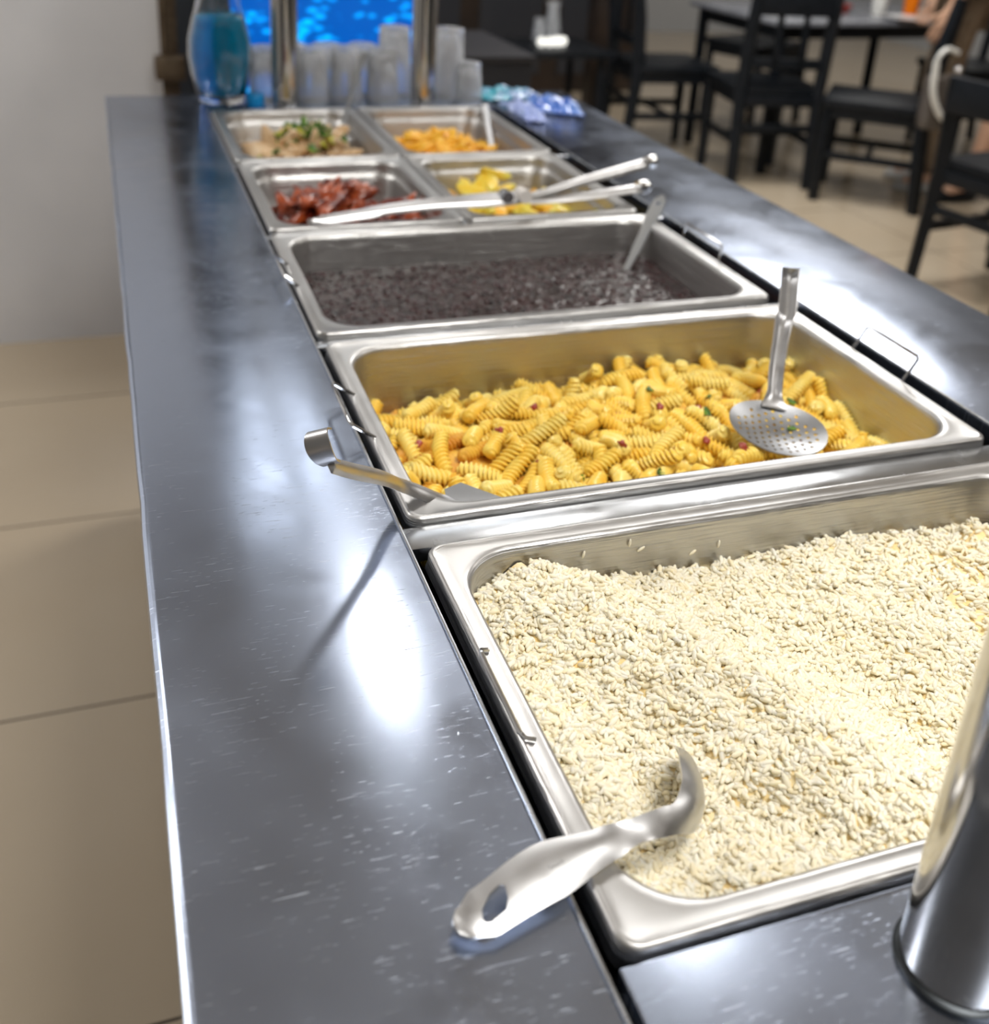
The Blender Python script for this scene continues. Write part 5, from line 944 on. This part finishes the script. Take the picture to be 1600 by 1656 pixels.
small('silver_ball', [(.0005, 0), (.03, .012), (.04, .04), (.03, .068), (.0005, .08)], 2.42, 5.25, FLOOR + .75, M_WIRE, 'small shiny round tin on a dark plinth left of the dining chairs', 'tin')
pt = empty('plinth', (2.42, 5.25, FLOOR), 'narrow dark plinth under the shiny tin', 'stand'); MB().box((2.36, 5.19, FLOOR), (2.48, 5.31, FLOOR + .735), .004).build('column', M_BACKW, pt); MB().box((2.35, 5.18, FLOOR + .735), (2.49, 5.32, FLOOR + .75), .003).build('top', M_BACKW, pt)

# ------------------------------------------------------------------ people (blurred, at the right edge)
def skin_body(name, nodes, edges, m, parent, sub=2):
    """nodes: {key: (x, y, z, r)}; one continuous skinned surface"""
    ks = list(nodes); me = bpy.data.meshes.new(name)
    me.from_pydata([nodes[k][:3] for k in ks], [(ks.index(a), ks.index(c)) for a, c in edges], [])
    o = bpy.data.objects.new(name, me); COL.objects.link(o)
    sk_ = o.modifiers.new('skin', 'SKIN'); sk_.use_smooth_shade = True
    for i, k in enumerate(ks):
        r = nodes[k][3]; me.skin_vertices[0].data[i].radius = (r, r) if not isinstance(r, tuple) else r
    me.skin_vertices[0].data[0].use_root = True
    sb_ = o.modifiers.new('sub', 'SUBSURF'); sb_.levels = sub; sb_.render_levels = sub
    bpy.context.view_layer.update(); dg = bpy.context.evaluated_depsgraph_get()
    nm = bpy.data.meshes.new_from_object(o.evaluated_get(dg)); bpy.data.objects.remove(o)
    nm.name = name; nm.materials.clear(); nm.materials.append(m)
    nm.polygons.foreach_set('use_smooth', [True] * len(nm.polygons))
    q = bpy.data.objects.new(name, nm); COL.objects.link(q); q.parent = parent; return q
def person(loc, rz, J, skin, cloths, label, feet=True):
    """J: joint positions in local metres (x forward, y left)"""
    t = empty('person', loc, label, 'person', None)
    N = {'pelvis': (*J['pelvis'], .105), 'waist': (*J['waist'], .10), 'chest': (*J['chest'], .125), 'neck0': (*J['neck'], .055),
         'neck1': (J['neck'][0] + .01, J['neck'][1], J['neck'][2] + .07, .048), 'head0': (J['head'][0] + .01, J['head'][1], J['head'][2] - .05, .068), 'head1': (J['head'][0], J['head'][1], J['head'][2] + .05, .085)}
    E_ = [('pelvis', 'waist'), ('waist', 'chest'), ('chest', 'neck0'), ('neck0', 'neck1'), ('neck1', 'head0'), ('head0', 'head1')]
    for s, sg in (('l', 1), ('r', -1)):
        hip, kn, an = Vector(J['hip' + s]), Vector(J['knee' + s]), Vector(J['ank' + s]); sh, el, wr = Vector(J['sh' + s]), Vector(J['elb' + s]), Vector(J['wr' + s])
        N['hip' + s] = (*hip, .088); N['th' + s] = (*hip.lerp(kn, .45), .074); N['kn' + s] = (*kn, .055); N['ca' + s] = (*kn.lerp(an, .3), .053); N['an' + s] = (*an, .034)
        N['toe' + s] = (an.x + .13, an.y, an.z - .045, .030)
        N['sh' + s] = (*sh, .052); N['el' + s] = (*el, .038); N['wr' + s] = (*wr, .024)
        d = (wr - el).normalized(); N['pa' + s] = (*(wr + d * .05), (.018, .032))
        E_ += [('pelvis', 'hip' + s), ('hip' + s, 'th' + s), ('th' + s, 'kn' + s), ('kn' + s, 'ca' + s), ('ca' + s, 'an' + s), ('an' + s, 'toe' + s), ('chest', 'sh' + s), ('sh' + s, 'el' + s), ('el' + s, 'wr' + s), ('wr' + s, 'pa' + s)]
        ax_ = Vector((1, 0, 0)); ax_ = (ax_ - d * ax_.dot(d)).normalized(); dn = d.cross(ax_)
        for i in range(4):
            o0 = wr + d * .085 + ax_ * (-.027 + .018 * i); ln = (.060, .072, .076, .064)[i]
            N['f%d' % i + s] = (*o0, .0085); N['g%d' % i + s] = (*(o0 + d * ln * .55 + dn * .008 * sg), .008); N['h%d' % i + s] = (*(o0 + d * ln * .9 + dn * .024 * sg), .007)
            E_ += [('pa' + s, 'f%d' % i + s), ('f%d' % i + s, 'g%d' % i + s), ('g%d' % i + s, 'h%d' % i + s)]
        N['t0' + s] = (*(wr + d * .03 + ax_ * .035), .010); N['t1' + s] = (*(wr + d * .065 + ax_ * .052), .009)
        E_ += [('wr' + s, 't0' + s), ('t0' + s, 't1' + s)]
    skin_body('body', N, E_, skin, t)
    for nm, keys, grow, mt_ in cloths:
        NN = {k: (N[k][0], N[k][1], N[k][2], (N[k][3] if not isinstance(N[k][3], tuple) else N[k][3][0]) + grow) for k in keys}
        o = skin_body(nm, NN, [e for e in E_ if e[0] in keys and e[1] in keys], mt_, t); 
    # face and hair
    hx, hy, hz = J['head']; hair = MB()
    bm = bmesh.new(); bmesh.ops.create_icosphere(bm, subdivisions=3, radius=1)
    for v in bm.verts:
        v.co = Vector((hx - .014 + v.co.x * .098, hy + v.co.y * .092, hz + .045 + v.co.z * .105))
    bmesh.ops.delete(bm, geom=[v for v in bm.verts if v.co.x > hx + .035 and v.co.z < hz + .07 or v.co.z < hz - .05], context='VERTS')
    me = bpy.data.meshes.new('hair'); bm.to_mesh(me); bm.free(); me.materials.append(M_HAIR); me.polygons.foreach_set('use_smooth', [True] * len(me.polygons))
    h = bpy.data.objects.new('hair', me); COL.objects.link(h); h.parent = t
    for nm, c, d, mt_ in (('eye', (hx + .079, hy + .031, hz + .010), .011, M_EYE), ('eye', (hx + .079, hy - .031, hz + .010), .011, M_EYE)):
        b = MB().lathe([(.0005, -d), (d * .7, -d * .7), (d, 0), (d * .7, d * .7), (.0005, d)], c, 12); o = b.build(nm, mt_, None, loc=(0, 0, 0)); o.parent = t
    b = MB().tube([(hx + .078, hy, hz + .015), (hx + .098, hy, hz - .018), (hx + .080, hy, hz - .024)], [.007, .012, .009], 8); o = b.build('nose', skin, None, loc=(0, 0, 0)); o.parent = t
    b = MB().tube([(hx + .076, hy - .024, hz - .048), (hx + .084, hy, hz - .050), (hx + .076, hy + .024, hz - .048)], [.003, .006, .003], 8); o = b.build('mouth', M_LIP, None, loc=(0, 0, 0)); o.parent = t
    for s, sg in (('l', 1), ('r', -1)):
        a = Vector(J['ank' + s]); b = MB().tube([(a.x - .06, a.y, a.z - .055), (a.x + .02, a.y, a.z - .052), (a.x + .10, a.y, a.z - .060), (a.x + .175, a.y, a.z - .066)], [.032, .040, .040, .022], 12)
        o = b.build('shoe', cloths[-1][3] if len(cloths) > 2 else M_BLACK, None, loc=(0, 0, 0)); o.parent = t; subsurf(o)
    t.rotation_euler.z = rz; return t
M_HAIR = mat('dark_hair', (.02, .015, .012), .5); M_EYE = mat('eye', (.05, .03, .02), .1); M_LIP = mat('lips', (.45, .16, .13), .45)
M_SKIN = mat('skin', (.66, .40, .27), .5, 0, sss=.1); M_TROU = mat('brown_trousers', (.165, .115, .075), .8, 0, var=(.20, .15, .10), vscale=25)
M_SHIRT = mat('grey_shirt', (.30, .30, .36), .8); M_SHIRT2 = mat('brown_shirt', (.25, .15, .10), .8); M_SHOE = mat('pale_shoe', (.5, .5, .48), .6)
stand = dict(pelvis=(0, 0, .93), waist=(0, 0, 1.06), chest=(0, 0, 1.28), neck=(0, 0, 1.44), head=(.02, 0, 1.60),
             hipl=(0, .095, .88), kneel=(.03, .10, .49), ankl=(-.02, .11, .085), hipr=(0, -.095, .88), kneer=(.05, -.10, .49), ankr=(.03, -.11, .085),
             shl=(0, .19, 1.37), elbl=(-.02, .25, 1.08), wrl=(.06, .25, .86), shr=(0, -.19, 1.37), elbr=(-.02, -.25, 1.08), wrr=(.10, -.24, .88))
legs = ('pelvis', 'hipl', 'thl', 'knl', 'cal', 'anl', 'hipr', 'thr', 'knr', 'car', 'anr')
top_ = ('pelvis', 'waist', 'chest', 'neck0', 'shl', 'ell', 'shr', 'elr')
person((3.60, 3.88, FLOOR), math.radians(140), stand, M_SKIN, [('trousers', legs, .014, M_TROU), ('shirt', top_, .016, M_SHIRT), ('collar', ('chest', 'neck0'), .014, M_SHOE)], 'person in brown trousers standing at the right edge behind the nearest black chair')
seat = dict(pelvis=(-.05, 0, .53), waist=(-.07, 0, .66), chest=(-.05, 0, .88), neck=(-.03, 0, 1.04), head=(.0, 0, 1.20),
            hipl=(-.02, .095, .52), kneel=(.42, .12, .50), ankl=(.40, .12, .085), hipr=(-.02, -.095, .52), kneer=(.42, -.12, .50), ankr=(.50, -.12, .085),
            shl=(-.05, .19, .97), elbl=(.06, .25, .74), wrl=(.27, .18, .66), shr=(-.05, -.19, .97), elbr=(.06, -.25, .74), wrr=(.27, -.16, .66))
sh_ = ('pelvis', 'hipl', 'thl', 'hipr', 'thr')
chair(4.22, 3.50, math.radians(176), 'black wooden chair under the seated person at the right edge', 2)
person((4.14, 3.50, FLOOR), math.radians(176), seat, M_SKIN, [('shorts', sh_, .018, M_SHIRT2), ('shirt', top_, .016, M_SHIRT2)], 'person with bare legs and flat dark shoes seated at the right edge')
# bag hung on the chair back
bgp = empty('shoulder_bag', (3.17, 3.44, -.50), 'brown bag with a pale curved strap hung on the chair back beside the brown trousers', 'bag')
b = MB(); b.box((3.09, 3.39, -.50), (3.25, 3.47, -.27), .025); subsurf(b.build('bag_body', mat('brown_bag', (.10, .085, .075), .4, coat=.3), bgp))
b = MB().tube(catmull([(3.09, 3.40, -.28), (3.075, 3.385, -.20), (3.11, 3.38, -.155), (3.17, 3.38, -.17)], 6), .010, 8); b.build('strap', mat('pale_strap', (.75, .74, .70), .3, coat=.4), bgp)
b = MB().tube(catmull([(3.075, 3.385, -.21), (3.085, 3.38, -.33), (3.13, 3.37, -.42), (3.20, 3.37, -.465)], 6), .014, 8); b.build('strap', bpy.data.materials['pale_strap'], bgp)
b = MB().lathe([(.0005, -.018), (.016, -.010), (.02, 0), (.016, .010), (.0005, .018)], (3.18, 3.372, -.235), 16); b.build('clasp', M_WIRE, bgp)
